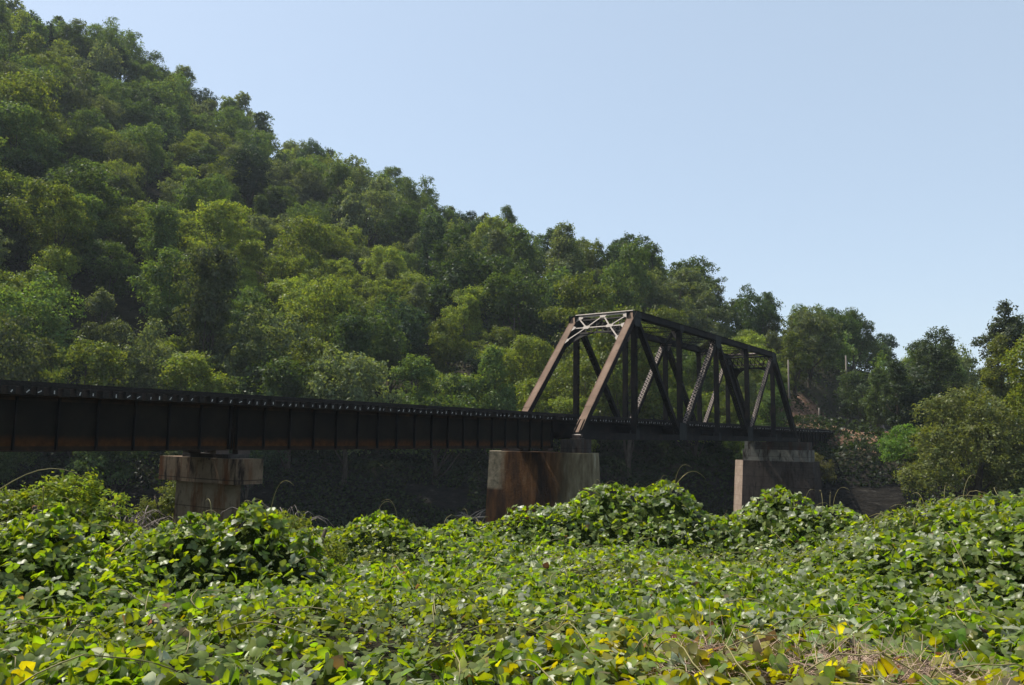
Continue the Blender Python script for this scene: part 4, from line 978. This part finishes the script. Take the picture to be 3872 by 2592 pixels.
def straw():
    g = np.random.default_rng(41); n = 6000; V = []; F = []
    q_ = g.random(n) < .75; az = np.where(q_, 25+g.normal(size=n)*4.6, 14.5+g.normal(size=n)*2.2); r = np.where(q_, 6.8, 6.7)+g.normal(size=n)*.42; a_ = np.radians(az); x = r*np.sin(a_); y = r*np.cos(a_)
    z = kudzu_z(x, y)-.10+.13*g.random(n); d = unit(np.stack([g.normal(size=n), g.normal(size=n), g.normal(size=n)*.28], 1)); L = .12+.25*g.random(n)
    s_ = unit(np.cross(d, g.normal(size=(n, 3)))); p = np.stack([x, y, z], 1); w = .0028
    V = np.stack([p-s_*w, p+s_*w, p+d*L[:, None]+s_*w*.5, p+d*L[:, None]-s_*w*.5], 1).reshape(-1, 3)
    tag(link('dry_grass', mesh_np('dry_grass', V, np.arange(4*n).reshape(-1, 4), 4, M['straw'])), 'dry brown straw and dead stems at the lower right', 'dry grass', kind='stuff')
straw()

# shrubs standing in the kudzu
variant('sh1', 'dome', 1.5, 1.15, 9000, .034, 701, up=.6, shell=(.4, 1.15)); variant('sh2', 'dome', 1.2, .95, 7000, .030, 702, shell=(.4, 1.15))
rt('sh1', -8.1, 14.4, 1.3, (.17, .22, .035), 'light green small-leaved shrub at the left with an arching twig over it', 'bush', base=-2.35)
rt('sh1', -9.4, 14.6, 1.15, (.15, .20, .032), 'light green small-leaved shrub at the left edge of the view', 'bush', base=-2.4, rz=2)
rt('sh2', -4.15, 14.6, 1.25, (.14, .17, .034), 'small-leaved round shrub behind the tallest left kudzu mound', 'bush', base=-2.5)

# ------------------------------------------------------------------ poles, wires, driftwood, dead brush
def pole(x, y, zt, label, arm=True):
    z = float(ground_z(x, y)); root = empty('utility_pole', (x, y, z)); h = zt-z
    mb = MB(); mb.tube([(0, 0, -.5), (0, 0, h*.5), (0, 0, h)], [.17, .15, .11], 10); mb.build('pole_shaft', M['pole'], root, True)
    if arm:
        mb = MB(); mb.beam((-.9, 0, h-.5), (.9, 0, h-.5), .1, .12, (0, 1, 0)); mb.build('cross_arm', M['pole'], root)
    tag(root, label, 'utility pole', 'poles beside the railway'); return root
pole(43.4, 122.5, 12.6, 'bare grey timber pole just right of the far truss end post', False)
pole(57.1, 133.3, 14.6, 'thin dark timber pole at the wood edge farther right of the truss', False)
pole(48.6, 124.0, 5.2, 'short grey post among the weeds beyond the truss', False)
pole(0.4, 150.0, 26.0, 'grey pole top showing among the trees left of the truss portal', True)
def wires():
    for i, (za, zb) in enumerate(((2.6, 15.5), (3.2, 17.0), (4.6, 19.0))):
        mb = MB(); A = Vector((-78, 96, za+i*2)); B = Vector((0.4, 148, zb+i*.8)); mb.tube([A.lerp(B, q)-zV*(4*q*(1-q)*2.2) for q in np.linspace(0, 1, 14)], .02, 4)
        tag(mb.build('power_line', M['wire']), ['lowest', 'middle', 'highest'][i]+' thin cable sagging across the dark trees above the left girders', 'cable', 'power lines behind the bridge')
wires()
def driftwood(x, y, L, a, label, seed):
    g = np.random.default_rng(seed); z = WATER_Z+.5; mb = MB()
    pts = [(math.cos(a)*L*q+.3*math.sin(q*5), math.sin(a)*L*q, .9*math.sin(q*2.2)+.1) for q in np.linspace(0, 1, 8)]; mb.tube(pts, list(np.linspace(.22, .06, 8)), 7)
    for k in range(4):
        p = Vector(pts[2+k]); b_ = a+g.normal()*1.; l = L*.3*(.5+g.random()); mb.tube([p, p+Vector((math.cos(b_)*l*.5, math.sin(b_)*l*.5, l*.3)), p+Vector((math.cos(b_)*l, math.sin(b_)*l, l*.45))], [.08, .06, .02], 5)
    root = mb.build('driftwood_log', M['dead'], smooth=True); root.location = (x, y, max(z, float(ground_z(x, y))+.1)); tag(root, label, 'driftwood', 'driftwood on the far bank')
driftwood(-8, 103.5, 7, .25, 'pale forked driftwood log lying on the far bank near the middle pier', 1)
driftwood(-20, 103, 6, .1, 'pale driftwood log on the far bank behind the middle kudzu mound', 2)
driftwood(-3.5, 104, 5, 2.6, 'short driftwood log against the left side of the rusty pier', 3)
def dead_brush(x, y, z, Rb, n, label, seed, name='dead_bush'):
    g = np.random.default_rng(seed); mb = MB()
    for i in range(n):
        a = g.random()*6.283; l = Rb*(.6+.5*g.random()); h = Rb*(.5+.7*g.random()); b0 = g.normal(size=2)*Rb*.15
        pts = [(b0[0]+math.cos(a)*l*q, b0[1]+math.sin(a)*l*q, h*math.sin(q*2.4)) for q in np.linspace(0, 1, 7)]; mb.tube(pts, list(np.linspace(.035, .008, 7)*Rb/2), 4)
    o = mb.build(name, M['dead'], smooth=True); o.location = (x, y, z); tag(o, label, 'bush', 'leafless brush on the banks')
dead_brush(-17.8, 36.5, -6.4, 2.4, 150, 'rounded grey leafless brush heap left of the T-shaped pier', 5)
dead_brush(-11.9, 37.0, -6.2, 1.9, 24, 'sparse curved dead branches just left of the T-shaped pier', 6)
dead_brush(-8.4, 30.0, -4.6, 1.8, 22, 'thin arching dead twigs right of the T-shaped pier', 7)
# leafy bushes on the near bank behind the kudzu, seen under the girders
variant('bank', 'dome', 4.5, 2.6, 9000, .07, 801, shell=(.4, 1.15))
rt('bank', -19.5, 46, .95, (.12, .14, .035), 'sunlit yellow green bush seen under the girder at the left of the T-shaped pier', 'bush', base=-6.4, rz=1)
rt('bank', -29, 52, 1.0, (.075, .085, .04), 'dull green bush on the bank under the left end of the girders', 'bush', base=-7.0, rz=2)
rt('bank', 37.5, 97, 1.0, (.10, .10, .04), 'tuft of olive weeds on the dirt bank under the far girder span', 'bush', base=-5.2, rz=3)
